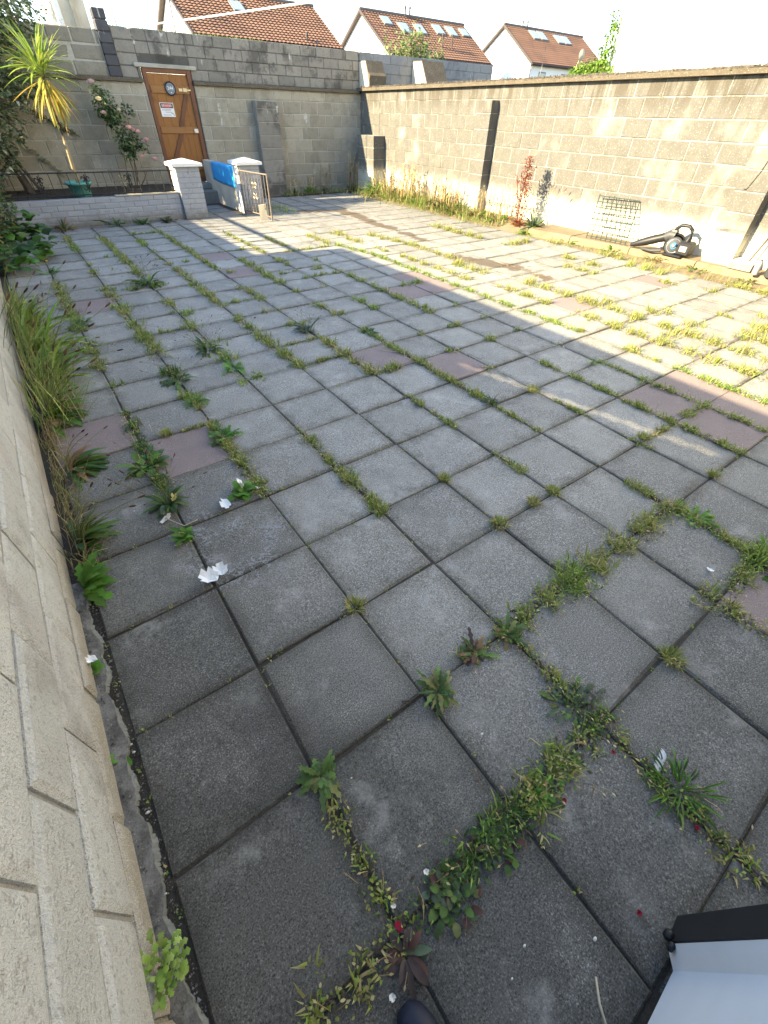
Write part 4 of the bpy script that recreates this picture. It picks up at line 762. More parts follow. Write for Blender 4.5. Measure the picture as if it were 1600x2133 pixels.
# overhead lines
b = MB(); n = 24; A = Vector((3.3, 11.85, 2.55)); B2 = Vector((4.74, -1.415, 2.3)); b.tube([A.lerp(B2, k/n)-Vector((0, 0, .02*math.sin(PI*k/n))) for k in range(n+1)], .010, 6); o = b.build('washing_line', 'cord_white', None, None, A); tag(o, 'white washing line stretched across the sky above the back wall', 'line')
b = MB(); b.tube([(3.23, 11.9, 2.55), (3.19, 11.9, 2.88), (3.1, 11.92, 4.5)], [.012, .009, .007], 6); o = b.build('thin_pole', 'pipe_grey', None, None, (3.23, 11.9, 2.5)); tag(o, 'thin dark rod standing on the back wall right of the dark pier', 'rod')
STRIPS=[
([(0.45,-0.11),(0.45,-0.19)],0.05,1,'y'), ([(0.45,-0.19),(0.45,-0.26)],0.015,0.5,'m'), ([(0.45,-0.25),(0.45,-0.33),(0.45,-0.40)],0.05,0.9,'m'),
([(0.44,-0.45),(0.50,-0.45)],0.05,0.4,'m'), ([(0.50,-0.45),(0.57,-0.45),(0.72,-0.45),(0.92,-0.45)],0.09,1,'l'), ([(0.92,-0.45),(1.08,-0.45),(1.30,-0.45)],0.075,1,'m'),
([(0.47,-0.45),(0.35,-0.45),(0.24,-0.45),(0.18,-0.45)],0.06,0.8,'y'), ([(1.35,-0.00),(1.35,-0.10),(1.35,-0.30)],0.045,0.9,'m'), ([(1.35,-0.30),(1.35,-0.45)],0.12,1,'l'),
([(1.35,-0.43),(1.35,-0.53)],0.07,1,'y'), ([(1.11,0.00),(1.26,0.00)],0.05,0.5,'m'), ([(1.32,0.00),(1.49,0.00),(1.72,0.00)],0.08,1,'m'),
([(1.73,0.00),(1.90,0.00)],0.11,1,'g'), ([(1.94,0.00),(2.24,0.00),(2.71,0.00)],0.085,1,'y'), ([(2.70,0.00),(2.70,-0.24),(2.70,-0.40)],0.05,1,'m'),
([(2.70,-0.39),(2.70,-0.49)],0.16,1,'g'), ([(2.25,-0.36),(2.25,-0.51)],0.12,1,'y'), ([(2.25,-0.51),(2.25,-0.65)],0.07,1,'m'),
([(2.33,-0.45),(2.65,-0.45)],0.06,0.8,'m'), ([(1.35,-0.52),(1.35,-0.62)],0.04,1,'m'), ([(1.35,-0.63),(1.35,-0.77)],0.07,1,'g'),
([(1.35,-0.77),(1.35,-0.93)],0.07,1,'y'), ([(1.35,-0.93),(1.35,-0.98)],0.04,1,'m'), ([(1.35,1.87),(1.35,1.42)],0.04,0.9,'m'),
([(1.35,1.42),(1.35,0.86)],0.06,1,'m'), ([(0.90,2.25),(0.90,1.79),(0.90,1.34)],0.055,1,'m'), ([(0.87,2.25),(0.62,2.25)],0.02,0.6,'y'),
([(0.45,2.68),(0.45,2.00),(0.45,1.56)],0.06,1,'l'), ([(0.45,1.32),(0.45,1.20)],0.03,0.5,'l'), ([(2.25,0.94),(2.25,0.67)],0.04,1,'m'),
([(2.25,1.83),(2.25,1.63)],0.04,1,'m'), ([(2.25,1.54),(2.25,1.25)],0.03,1,'m'), ([(3.15,1.16),(3.15,0.84)],0.03,1,'m'),
([(0.45,6.23),(0.45,4.97)],0.06,1,'m'), ([(0.45,4.97),(0.45,4.45)],0.06,1,'g'), ([(0.45,4.14),(0.45,3.82)],0.08,1,'m'),
([(0.45,3.77),(0.45,3.43)],0.05,1,'y'), ([(0.80,5.71),(1.16,5.54),(1.56,5.54)],0.05,0.9,'m'), ([(0.90,5.53),(0.90,5.22)],0.06,1,'y'),
([(0.83,5.02),(0.99,4.84)],0.06,1,'g'), ([(0.90,4.83),(0.90,4.58)],0.05,1,'y'), ([(0.90,4.43),(0.90,4.02),(0.90,3.45)],0.07,1,'m'),
([(1.05,4.05),(1.27,4.05)],0.04,0.9,'m'), ([(0.90,3.21),(0.90,2.94)],0.09,1,'l'), ([(0.47,3.15),(0.55,3.15)],0.05,1,'g'),
([(0.83,2.74),(0.97,2.60)],0.07,1,'g'), ([(0.90,2.61),(0.90,2.46)],0.04,1,'y'), ([(1.35,5.00),(1.35,4.67)],0.06,1,'y'),
([(1.29,4.56),(1.45,4.38)],0.06,1,'g'), ([(1.35,4.25),(1.35,3.92)],0.06,1,'m'), ([(0.90,8.18),(0.90,7.65)],0.06,1,'g'),
([(0.90,8.80),(0.90,8.30)],0.05,0.8,'y'), ([(1.35,8.56),(1.35,6.98)],0.06,1,'m'), ([(1.35,6.95),(1.35,6.02)],0.06,1,'m'),
([(1.79,8.55),(2.25,8.55),(2.25,6.79)],0.05,1,'m'), ([(1.80,8.05),(1.80,7.65)],0.05,1,'g'), ([(1.72,7.20),(1.85,7.20)],0.04,0.7,'m'),
([(1.14,7.20),(1.25,7.20)],0.04,0.7,'m'), ([(1.69,6.75),(1.81,6.75)],0.04,0.7,'m'), ([(1.71,6.46),(1.85,6.46)],0.04,0.7,'y'),
([(1.99,6.46),(2.07,6.46)],0.04,1,'g'), ([(0.88,6.90),(0.96,6.90)],0.04,1,'y'), ([(0.90,6.58),(0.90,6.29)],0.05,1,'y'),
([(1.80,6.14),(1.80,5.54)],0.06,1,'y'), ([(1.10,6.52),(1.20,6.52)],0.03,0.5,'y'), ([(1.80,5.44),(1.80,4.83)],0.06,1,'m'),
([(1.80,4.99),(1.80,4.44)],0.05,1,'y'), ([(2.25,6.78),(2.25,5.80),(2.37,5.60)],0.05,1,'m'), ([(3.15,8.02),(3.15,6.41)],0.035,0.9,'m'),
([(2.59,6.75),(3.07,6.75)],0.03,0.7,'m'), ([(2.70,6.19),(2.70,5.27),(2.70,4.78)],0.06,1,'m'), ([(3.15,6.07),(3.15,5.58)],0.05,1,'m'),
([(3.60,7.30),(3.60,6.56)],0.05,1,'y'), ([(4.28,7.18),(4.28,6.38)],0.06,1,'y'), ([(3.44,6.30),(4.21,6.30)],0.04,0.8,'m'),
([(4.33,6.38),(4.50,5.57),(4.50,4.60),(4.50,3.24),(4.50,2.89),(4.50,2.24),(4.50,1.90)],0.045,1,'g'), ([(4.78,7.14),(4.78,6.87)],0.1,1,'y'), ([(4.74,6.62),(4.74,6.12)],0.07,1,'y'),
([(5.21,6.71),(5.40,5.70),(5.40,4.69)],0.08,1,'y'), ([(4.78,5.86),(4.78,5.55)],0.05,1,'y'), ([(4.81,5.20),(4.81,3.81)],0.06,1,'y'),
([(5.23,4.53),(5.23,3.88)],0.1,1,'y'), ([(3.60,5.72),(3.60,5.54)],0.04,0.8,'m'), ([(3.25,5.26),(3.63,5.26)],0.04,0.9,'m'),
([(2.86,5.25),(3.11,5.25)],0.04,0.8,'m'), ([(3.05,4.95),(3.62,4.95)],0.045,0.9,'m'), ([(3.60,4.80),(3.60,4.05),(3.60,3.48),(3.60,3.10)],0.05,1,'m'),
([(3.91,4.05),(4.21,4.05)],0.06,1,'g'), ([(3.15,4.02),(3.15,3.50)],0.05,1,'g'), ([(2.70,3.12),(2.70,2.92)],0.04,0.9,'m'),
([(2.70,2.92),(2.70,2.55),(2.70,2.25),(2.70,1.86),(2.70,1.49),(2.70,0.93)],0.035,1,'m'), ([(2.16,4.95),(2.25,4.95),(2.25,4.36)],0.05,1,'m'), ([(1.93,4.50),(2.23,4.50)],0.04,1,'m'),
([(2.09,4.05),(2.27,4.05)],0.05,0.9,'y'), ([(1.80,4.06),(1.80,3.32),(1.80,3.04),(1.80,2.66)],0.055,1,'m'), ([(2.16,3.62),(2.30,3.49)],0.07,1,'m'),
([(2.25,3.19),(2.25,2.52),(2.25,2.27)],0.055,1,'y'), ([(2.22,2.25),(2.49,2.25)],0.045,1,'m'), ([(1.89,3.15),(2.19,3.15)],0.025,0.8,'y'),
([(1.96,2.70),(2.22,2.70)],0.025,0.8,'y'), ([(1.28,2.70),(1.47,2.70)],0.07,1,'g'), ([(1.35,3.59),(1.35,3.45)],0.09,1,'g'),
([(1.35,3.33),(1.35,3.10)],0.07,1,'g'), ([(2.61,4.00),(2.73,3.85)],0.05,0.9,'m'), ([(2.64,3.60),(2.80,3.60)],0.05,0.9,'y'),
([(2.62,4.50),(2.72,4.50)],0.05,0.9,'m'), ([(3.04,4.50),(3.11,4.50)],0.05,0.8,'y'), ([(3.46,2.70),(3.64,2.70)],0.04,0.9,'m'),
([(3.05,2.25),(3.18,2.25)],0.05,1,'m'), ([(3.95,3.15),(4.04,3.15)],0.05,1,'m'), ([(3.09,2.70),(3.17,2.70)],0.03,1,'m'),
([(4.95,3.42),(4.95,2.61)],0.07,1,'y'), ([(5.40,3.36),(5.40,2.42),(5.40,1.72)],0.1,1,'y'), ([(4.95,2.29),(4.95,1.47),(4.95,1.01),(4.95,0.36)],0.08,1,'y'),
([(5.40,1.56),(5.40,1.07),(5.40,0.51)],0.09,1,'y'), ([(5.09,1.35),(5.44,1.35)],0.06,1,'y'), ([(5.73,0.90),(6.31,0.90)],0.1,1,'y'),
([(5.85,0.91),(5.85,0.64)],0.09,1,'y'), ([(6.64,1.08),(6.70,1.00)],0.08,1,'y'), ([(5.60,2.34),(5.60,2.18)],0.08,1,'y'),
([(5.70,1.84),(5.88,1.69)],0.12,1,'y'), ([(5.66,1.42),(5.81,1.29)],0.1,1,'y'), ([(6.30,1.37),(6.30,1.22)],0.05,0.8,'y'),
([(6.52,3.57),(6.52,3.08)],0.09,1,'y'), ([(6.96,3.99),(6.96,3.73)],0.09,1,'y'), ([(6.92,3.55),(6.92,3.27)],0.08,1,'y'),
([(7.65,3.81),(7.65,3.37)],0.1,0.9,'y'), ([(7.43,3.14),(7.43,2.56)],0.12,1,'y'), ([(7.01,2.46),(7.01,2.19)],0.06,1,'y'),
([(7.45,2.25),(7.60,2.25)],0.05,0.8,'y'), ([(7.65,1.89),(7.65,1.35)],0.09,1,'y'), ([(7.06,1.80),(7.17,1.80)],0.07,1,'y'),
([(4.50,1.40),(4.50,1.06)],0.03,0.8,'m'), ([(4.50,0.94),(4.50,0.51),(4.50,0.19)],0.045,1,'g'), ([(3.60,1.64),(3.60,1.08),(3.60,0.57),(3.60,0.44)],0.03,1,'m'),
([(4.05,1.38),(4.05,0.97),(4.05,0.54)],0.03,0.9,'m'), ([(4.05,0.98),(4.05,0.87)],0.07,1,'g'), ([(3.97,1.40),(4.07,1.31)],0.05,1,'g'),
([(3.74,0.45),(4.05,0.45),(4.05,0.03)],0.035,1,'m'), ([(3.60,0.43),(3.60,-0.03)],0.03,1,'m'), ([(3.26,0.45),(3.58,0.45)],0.03,0.9,'y'),
([(3.15,0.52),(3.15,0.36)],0.05,1,'m'), ([(3.95,2.70),(4.08,2.70)],0.04,0.9,'m'), ([(3.54,2.29),(3.63,2.21)],0.05,1,'m'),
([(3.08,1.80),(3.17,1.80)],0.04,1,'m'), ([(4.01,1.80),(4.09,1.80)],0.05,1,'m'), ([(3.99,2.30),(4.06,2.23)],0.04,1,'m'),
([(2.70,0.26),(2.70,0.08)],0.045,1,'m'), ([(6.75,6.81),(6.75,5.52)],0.1,1,'y'), ([(6.77,4.95),(7.38,4.95)],0.1,1,'y'),
([(7.65,4.83),(7.65,4.43)],0.07,0.8,'y'), ([(4.47,1.35),(4.60,1.35)],0.05,1,'m')]
TUFTS=[(1.81,-0.47,0.07),(0.90,0.46,0.06),(1.81,0.90,0.05),(2.08,0.46,0.05),(1.80,0.45,0.07),(2.25,0.46,0.06),(3.19,0.00,0.04),(3.13,1.34,0.09),(3.23,0.47,0.07),(0.61,2.27,0.06),(4.54,1.90,0.04),(3.65,3.28,0.05)]
# ================================================================ GRASS IN THE JOINTS
def pick(P, n): return np.stack([random.choice(P) for _ in range(n)])*rng.uniform(.7, 1.25, (n, 1))
PAL = {'g': GREEN*3+YEL[:1], 'y': YEL*2+GREEN[:2]+STRAW[:1], 'm': GREEN*2+YEL*2+STRAW[:1], 'l': DARKG*2+GREEN+[arr(.10, .07, .05)]}
jg = LB(); SOILC = [arr(.045, .035, .022), arr(.06, .045, .03), arr(.10, .075, .045), arr(.05, .055, .02)]
def tuft(x, y, r, n, pal, hmin=.02, hmax=.06, sx=1.0):
    a = rng.uniform(0, 6.283, n); q = r*np.sqrt(rng.uniform(0, 1, n)); X = x+np.cos(a)*q; Y = y+np.sin(a)*q
    jg.blades(np.stack([X, Y, np.full(n, -.003)], 1), a+rng.normal(0, .7, n), rng.uniform(.45, 1.5, n), rng.uniform(hmin, hmax, n), rng.uniform(.003, .0075, n), pick(PAL[pal], n), curl=rng.uniform(.1, 1.1, n))
for poly, wd0, den, kd in STRIPS:
    for (xa, ya), (xb, yb) in zip(poly, poly[1:]):
        L = math.hypot(xb-xa, yb-ya)
        if L < .01: L = .03
        near = max(.6, min(1.0, 3.2/max(1.0, math.hypot(xa-.36, ya+.44))))
        n = int(L/.0046*den*(.6+9*wd0)*near); wd_ = wd0*(2.0 if near > .99 else 2.9)*(.72 if kd == 'l' and wd0 > .08 else 1)
        ux, uy = (xb-xa)/L, (yb-ya)/L
        for _ in range(n):
            t_ = rnd(-.02, 1.02); k = .55+.45*math.sin(t_*L*23+xa*7)+.25*math.sin(t_*L*61+ya*5)
            if rnd(0, 1) > .08+.95*k: continue
            o_ = random.gauss(0, wd_*.19)
            x_, y_ = xa+(xb-xa)*t_-uy*o_, ya+(yb-ya)*t_+ux*o_
            hh = (.022 if near > .99 else .034)+wd_*.28*max(.15, k)
            tuft(x_, y_, .015, 6, kd, hh*.4, hh*1.15)
        # ground hugging little leaves matting the strip
        lk = .75 if near > .99 else 1.35
        for _ in range(int(n*(2.6 if lk < 1 else 1.5))):
            t_ = rnd(0, 1)
            if rnd(0, 1) > .15+.55+.45*math.sin(t_*L*23+xa*7): continue
            o_ = random.gauss(0, wd_*.20); x_, y_ = xa+(xb-xa)*t_-uy*o_, ya+(yb-ya)*t_+ux*o_
            jg.leaf((x_, y_, rnd(.0, .5*wd_*.3)), rnd(0, 6.28), rnd(-.1, .9), rnd(.010, .022)*lk, rnd(.006, .012)*lk, random.choice(PAL[kd])*rnd(.7, 1.4), 'oval', .5, 3 if lk < 1 else 2)
        for _ in range(int(n*.6)):  # soil and dead bits caught round the roots
            t_ = rnd(0, 1); o_ = random.gauss(0, wd_*.17); x_, y_ = xa+(xb-xa)*t_-uy*o_, ya+(yb-ya)*t_+ux*o_
            jg.leaf((x_, y_, .0015), rnd(0, 6.28), rnd(0, .25), rnd(.008, .022), rnd(.006, .014), random.choice(SOILC)*rnd(.7, 1.3), 'oval', .1, 2, 0, .1)
        if kd in 'yl' or wd_ > .07:
            for _ in range(int(n*.14*near)):  # wiry seed heads
                t_ = rnd(0, 1); o_ = random.gauss(0, wd_*.35); x_, y_ = xa+(xb-xa)*t_-uy*o_, ya+(yb-ya)*t_+ux*o_; a = rnd(0, 6.28); l_ = rnd(.03, .075)
                p1 = (x_+math.cos(a)*l_*.5, y_+math.sin(a)*l_*.5, l_*.7)
                jg.stalk([(x_, y_, 0), p1], .0011, random.choice(STRAW))
                jg.leaf(p1, a, .5, .016, .006, random.choice(STRAW), 'oval', .4, 2)
for x_, y_, r_ in TUFTS:
    tuft(x_, y_, r_*.5, 110, 'y', .025, .06)
# faint growth and litter along every joint
for i in range(0, 18):
    for _ in range(60):
        y_ = rnd(-.7, 9.2); tuft(i*T+rnd(-.005, .005), y_, .008, 4, 'm', .006, .018)
for j in range(-1, 21):
    for _ in range(52):
        x_ = rnd(0, 7.6); tuft(x_, j*T+rnd(-.005, .005), .008, 4, 'm', .006, .018)
o = jg.build('joint_grass', None, 'stuff', origin=(3, 3, 0)); tag(o, 'green and straw grass growing in the joints of the paving', 'grass')
# ================================================================ SINGLE WEEDS
_lm = {}
def leaf_mesh(shape, pal, var, seg=6, curl=.7, fold=.25, ratio=.3):
    key = (shape, pal, var)
    if key in _lm: return _lm[key]
    lb = LB(); c = LPAL[pal][var % len(LPAL[pal])]
    lb.leaf((0, 0, 0), 0, 0, 1, ratio, c*.85, shape, curl*(.8+.15*var), seg, 0, fold, c*1.15)
    me = lb.mesh('leaf'); _lm[key] = me; return me
LPAL = {'dock': [arr(.05, .10, .022), arr(.075, .135, .03), arr(.10, .15, .035), arr(.05, .085, .03)], 'lush': [arr(.08, .19, .025), arr(.11, .23, .035), arr(.07, .15, .02)],
        'dand': [arr(.07, .13, .035), arr(.10, .17, .04), arr(.06, .10, .035), arr(.16, .17, .06), arr(.17, .085, .06)], 'dark': [arr(.03, .075, .018), arr(.045, .10, .025), arr(.055, .12, .03)],
        'dry': [arr(.17, .10, .05), arr(.26, .18, .09), arr(.20, .15, .06)], 'red': [arr(.28, .045, .03), arr(.33, .09, .04), arr(.22, .06, .035)], 'pale': [arr(.22, .32, .06), arr(.28, .36, .09), arr(.17, .27, .05)],
        'grey': [arr(.07, .10, .06), arr(.10, .13, .08), arr(.06, .08, .05)], 'purple': [arr(.07, .05, .045), arr(.09, .10, .045), arr(.10, .05, .04)], 'sun': [arr(.15, .20, .04), arr(.20, .24, .06), arr(.12, .16, .035)]}
_sm = {}
def stalk_mesh(var, head=True, col=None):
    key = (var, head)
    if key in _sm: return _sm[key]
    lb = LB(); r = random.Random(var); bend = .18+.12*var; pts = [(bend*(k/6)**2, 0, k/6*(1-.10*bend*k/6)) for k in range(7)]
    lb.stalk(pts, .0042, random.choice([arr(.20, .21, .08), arr(.30, .27, .12), arr(.15, .18, .06)]))
    if head:
        p = Vector(pts[-1]); d = (p-Vector(pts[-2])).normalized(); lb.stalk([p-d*.01, p+d*.025, p+d*.065, p+d*.085], [.006, .013, .011, .003], random.choice([arr(.10, .055, .03), arr(.15, .09, .05), arr(.07, .04, .025)]), 5)
    me = lb.mesh('seed_stalk'); _sm[key] = me; return me
def weed(name, lab, cat, x, y, n, L, W, shape, pal, el=(.2, 1.0), group=None, stalks=0, sh=(.2, .4), z=0.0, azr=(0, 6.283), curl=.7, fold=.25, pals=None, spread=.015, seg=6, saz=None, stilt=(.05, .55)):
    t = thing(name, lab, cat, (x, y, z), group)
    for k in range(n):
        p_ = random.choice(pals) if pals else pal; l_ = rnd(*L); w_ = rnd(*W)
        me = leaf_mesh(shape, p_, random.randint(0, 3), seg, curl, fold)
        az = rnd(*azr); e = rnd(*el); q = rnd(0, spread); l_ *= rnd(.5, 1.1)
        link('leaf', me, t, (x+math.cos(az)*q, y+math.sin(az)*q, z+rnd(-.005, .01)), (rnd(-.25, .25), -e, az), (l_, w_/.3, l_))
    for k in range(stalks):
        az = rnd(*(saz or azr)); s_ = rnd(*sh); me = stalk_mesh(random.randint(0, 4))
        link('seed_stalk', me, t, (x+rnd(-1, 1)*spread*1.5, y+rnd(-1, 1)*spread*1.5, z), (0, rnd(*stilt), az), (s_, s_*.9, s_))
    return t
G1 = 'weeds growing in the paving joints'; G2 = 'plants along the foot of the left wall'; G3 = 'plants along the foot of the right wall'
W = weed
# -- foot of the left wall
W('plantain', 'big plantain with long seed stalks and broad glossy leaves at the left wall', 'plant', .03, 2.85, 48, (.20, .36), (.04, .065), 'lance', 'dock', (.1, 1.1), G2, 26, (.25, .5), azr=(-1.5, 1.5), curl=.7, pals=['dock', 'dock', 'lush', 'dry'])
W('plantain', 'dark plantain on the left wall with drooping browned leaves, below the biggest one', 'plant', .05, 2.18, 38, (.16, .27), (.03, .05), 'lance', 'dark', (.05, .8), G2, 8, (.2, .35), azr=(-1.4, 1.4), pals=['dark', 'dock', 'dry'])
W('plantain', 'plantain with brown seed heads leaning over the left wall, next to the bright lettuce-like weed', 'plant', .0, 1.52, 50, (.13, .24), (.022, .04), 'lance', 'dark', (.1, 1.1), G2, 16, (.2, .42), azr=(-1.4, 1.5), pals=['dark', 'dock', 'dock'])
W('dandelion', 'bright green lettuce-like weed at the left wall, nearest the bare mortar strip', 'plant', -.03, 1.22, 30, (.12, .2), (.05, .08), 'lobed', 'lush', (.3, 1.1), G2, azr=(-1.3, 1.3), seg=9)
for q in range(3):
    y0 = (3.45, 4.0, 4.7)[q]
    W('tall_plantain', ('tall straw coloured plantain stalks against the left wall, just past the biggest plantain', 'dense tall seeding plantain clump in the middle of the left wall', 'farthest tall plantain clump with upright stalks at the left wall')[q], 'plant', .03, y0, 44, (.26, .50), (.022, .042), 'lance', 'lush', (.5, 1.4), G2, (16, 15, 10)[q], (.35, .62), azr=(-1.45, 1.5), pals=['sun', 'sun', 'lush', 'pale'], spread=.14, saz=(-1.0, 1.5), stilt=(.0, .8))
lb = LB(); n = 1100; Y_ = rng.uniform(2.7, 5.4, n); lb.blades(np.stack([rng.uniform(-.05, .22, n)*np.clip((5.6-Y_)/1.6, .3, 1), Y_, np.zeros(n)], 1), rng.normal(.3, .9, n), rng.uniform(.5, 1.5, n), rng.uniform(.14, .42, n), rng.uniform(.003, .007, n), pick(GREEN*2+YEL*3+STRAW[:1], n)*1.5, curl=rng.uniform(.1, .9, n))
n = 300; Y_ = rng.uniform(1.3, 2.7, n); lb.blades(np.stack([rng.uniform(-.05, .05, n), Y_, np.zeros(n)], 1), rng.normal(.2, 1.0, n), rng.uniform(.3, 1.4, n), rng.uniform(.06, .22, n), rng.uniform(.003, .006, n), pick(STRAW+STRAW+YEL, n), curl=rng.uniform(.3, 1.2, n))
o = lb.build('dry_grass', None, 'stuff', origin=(0, 3.5, 0)); tag(o, 'long dry grass between the plants at the foot of the left wall', 'grass')
for x_, y_, lab, n, L in ((.12, 7.0, 'low broad leaved plant at the far end of the visible left wall', 26, (.14, .26)), (.42, 7.5, 'broad leaved green plant in the first joint, with a yellow flower near it', 30, (.14, .24)), (.38, 8.4, 'tall dark leafy plant just in front of the white brick wall, left end', 34, (.16, .28)), (.10, 8.2, 'large leaved dark plant under the ivy at the left edge', 34, (.18, .30))):
    t = W('broadleaf_plant', lab, 'plant', x_, y_, n, L, (.10, .17), 'heart', 'dark', (.0, 1.2), G2, spread=.20, z=.05, curl=.9, fold=.1, pals=['dark', 'dark', 'dock', 'lush'])
    for ch in t.children: ch.location.z += abs(random.gauss(0, .16))*(1 if y_ > 7.2 else .5)
W('dandelion', 'small rosette with one yellow flower beyond the tall plantains', 'plant', .43, 6.75, 26, (.08, .16), (.03, .05), 'lobed', 'lush', (.1, .9), G1, spread=.09, seg=8)
yf = LB()
for k in range(14): yf.leaf((.47, 6.72, .13), k*.45, .5, .022, .012, arr(.75, .55, .02), 'oval', .2, 2)
fo = yf.build('yellow_flower', None, origin=(.47, 6.72, .13)); tag(fo, 'single yellow dandelion flower in the first joint on the left', 'flower'); fl_st = None
# -- weeds in the joints, near to far
W('dandelion', 'dandelion weed with pale leaves at the meeting of four slabs, nearest the left kerb strip', 'weed', .46, -.02, 44, (.05, .10), (.022, .038), 'lobed', 'dand', (.1, .9), G1, seg=8, curl=.6)
W('dandelion', 'dark ragged dandelion in the second joint, centre foreground', 'weed', .95, -.03, 52, (.04, .10), (.018, .034), 'lobed', 'dand', (.1, 1.1), G1, 3, (.05, .09), seg=8)
W('dandelion', 'half withered dandelion between the ragged one and the grassy joint', 'weed', 1.17, -.0, 44, (.04, .09), (.018, .03), 'lobed', 'purple', (.15, .9), G1, seg=8, pals=['dand', 'purple', 'dry'])
W('dandelion', 'dandelion with brown lower leaves at the corner where two grassy joints cross', 'weed', 1.34, -.02, 50, (.04, .10), (.018, .034), 'lobed', 'dand', (.1, 1.1), G1, seg=8, pals=['dand', 'dock', 'dry'])
W('thistle_weed', 'wide flat grey green weed sprawling at the crossing right of centre', 'weed', 1.33, -.36, 70, (.03, .075), (.018, .032), 'lobed', 'grey', (.0, .7), G1, seg=8, spread=.10, pals=['grey', 'grey', 'dand'])
W('dark_weed', 'purple and green leaved weed in the bottom centre joint, with dried seed heads', 'weed', .62, -.47, 90, (.018, .045), (.014, .024), 'oval', 'purple', (.0, 1.1), G1, 14, (.05, .10), spread=.065, pals=['purple', 'grey', 'dand', 'dock'])
W('dark_weed', 'spreading reddish weed in the middle of the near diagonal joint', 'weed', .80, -.47, 80, (.016, .04), (.014, .022), 'oval', 'purple', (.1, 1.0), G1, 8, (.05, .09), spread=.06, pals=['purple', 'dand', 'grey', 'dock'])
W('dark_weed', 'bright small leaved weed further up the near diagonal joint', 'weed', 1.02, -.46, 70, (.015, .035), (.012, .02), 'oval', 'dand', (.1, 1.0), G1, 8, (.04, .08), spread=.055, pals=['lush', 'dand', 'sun'])
W('dark_weed', 'dark drooping weed under the red petals, bottom centre', 'weed', .44, -.49, 26, (.05, .085), (.016, .026), 'lance', 'grey', (-.1, .6), G1, pals=['grey', 'purple'])
W('plantain', 'short lush clump of fine grass blades in the right foreground joint', 'weed', 1.38, -.72, 90, (.05, .10), (.004, .007), 'lance', 'lush', (.2, 1.2), G1, spread=.08, pals=['lush', 'dock'])
W('clover', 'bright green leafy clump on the right, in the joint of the pale slabs', 'weed', 2.72, -.12, 46, (.035, .07), (.025, .04), 'lobed', 'lush', (.1, 1.0), G1, spread=.09, seg=6)
W('plantain', 'plantain with tall brown seed heads among litter, first joint on the left', 'weed', .43, 1.56, 38, (.09, .16), (.018, .03), 'lance', 'dark', (.2, 1.1), G1, 16, (.18, .30), pals=['dark', 'dock', 'grey'])
W('leafy_weed', 'leafy weed in the first joint below the dry plantain', 'weed', .43, 1.98, 44, (.07, .13), (.03, .05), 'lance', 'dock', (.2, 1.0), G1, 5, (.12, .2), spread=.07, pals=['dock', 'lush', 'dand'])
W('leafy_weed', 'leafy weed at the near corner of the red slab on the left', 'weed', .90, 2.02, 44, (.06, .11), (.03, .05), 'lobed', 'dock', (.2, 1.0), G1, spread=.06, seg=8, pals=['lush', 'dock'])
W('leafy_weed', 'broad leaved sprig holding a scrap of paper, second joint', 'weed', .80, 1.44, 34, (.05, .09), (.04, .055), 'oval', 'lush', (.2, 1.1), G1, spread=.03)
W('leafy_weed', 'little sprig beside a dead leaf, below the plantain with litter', 'weed', .43, 1.28, 20, (.05, .09), (.025, .035), 'lance', 'lush', (.5, 1.2), G1)
W('plantain', 'wide dark plantain with pale stalks lying in the third far joint', 'weed', 1.33, 5.62, 40, (.16, .28), (.025, .04), 'lance', 'dock', (.05, .9), G1, 26, (.18, .34), spread=.08, pals=['dock', 'dark', 'sun'])
W('plantain', 'fluffy plantain clump with seed stalks in the middle distance, third joint', 'weed', 1.28, 3.42, 28, (.10, .18), (.02, .032), 'lance', 'dock', (.1, 1.0), G1, 26, (.14, .24), spread=.07)
W('plantain', 'plantain with a fan of dark stalks left of the red slab', 'weed', 2.23, 3.37, 22, (.10, .16), (.02, .03), 'lance', 'grey', (.2, 1.1), G1, 24, (.14, .24), spread=.05)
W('leafy_weed', 'dark green rosette at the meeting of joints in front of the clump with stalks', 'weed', 1.33, 2.95, 26, (.08, .14), (.03, .045), 'lobed', 'lush', (.1, .8), G1, spread=.05, seg=8)
W('leafy_weed', 'flat rosette with wiry stems on the left, above the small rosette', 'weed', .90, 2.98, 26, (.09, .16), (.03, .045), 'lobed', 'dock', (.05, .7), G1, 12, (.14, .24), spread=.07, seg=8)
W('leafy_weed', 'small bright rosette of round leaves on the left joint', 'weed', .90, 2.56, 22, (.07, .12), (.03, .045), 'lobed', 'lush', (.1, .7), G1, spread=.03, seg=8)
W('leafy_weed', 'low dark weed on the left joint level with the tall stalks', 'weed', .46, 4.6, 28, (.09, .16), (.03, .05), 'lobed', 'dock', (.1, .9), G1, spread=.08, seg=8)
W('grass_tuft', 'spiky blue green tuft alone on the slabs right of centre', 'weed', 2.70, 1.38, 40, (.05, .10), (.006, .01), 'lance', 'grey', (.2, 1.0), G1, spread=.03)
W('leafy_weed', 'small dark rosette on the joint above the red slab', 'weed', 2.70, 2.98, 20, (.06, .10), (.02, .03), 'lance', 'dark', (.2, .9), G1, spread=.04)
W('leafy_weed', 'big green clump at the right edge beside the red slab', 'weed', 2.72, -.50, 60, (.05, .10), (.02, .03), 'lance', 'lush', (.1, 1.1), G1, spread=.12, pals=['lush', 'sun', 'dock'])
W('leafy_sprig', 'bright sprig of pale rounded leaves at the bottom left wall', 'plant', -.045, -.17, 70, (.02, .038), (.02, .032), 'lobed', 'pale', (-.2, 1.3), G2, spread=.05, z=.10, curl=.8)
st_ = MB(); st_.tube([(-.045, -.17, 0), (-.045, -.17, .1)], .004, 5); st_.build('stem', 'bark', bpy.data.objects['leafy_sprig'])
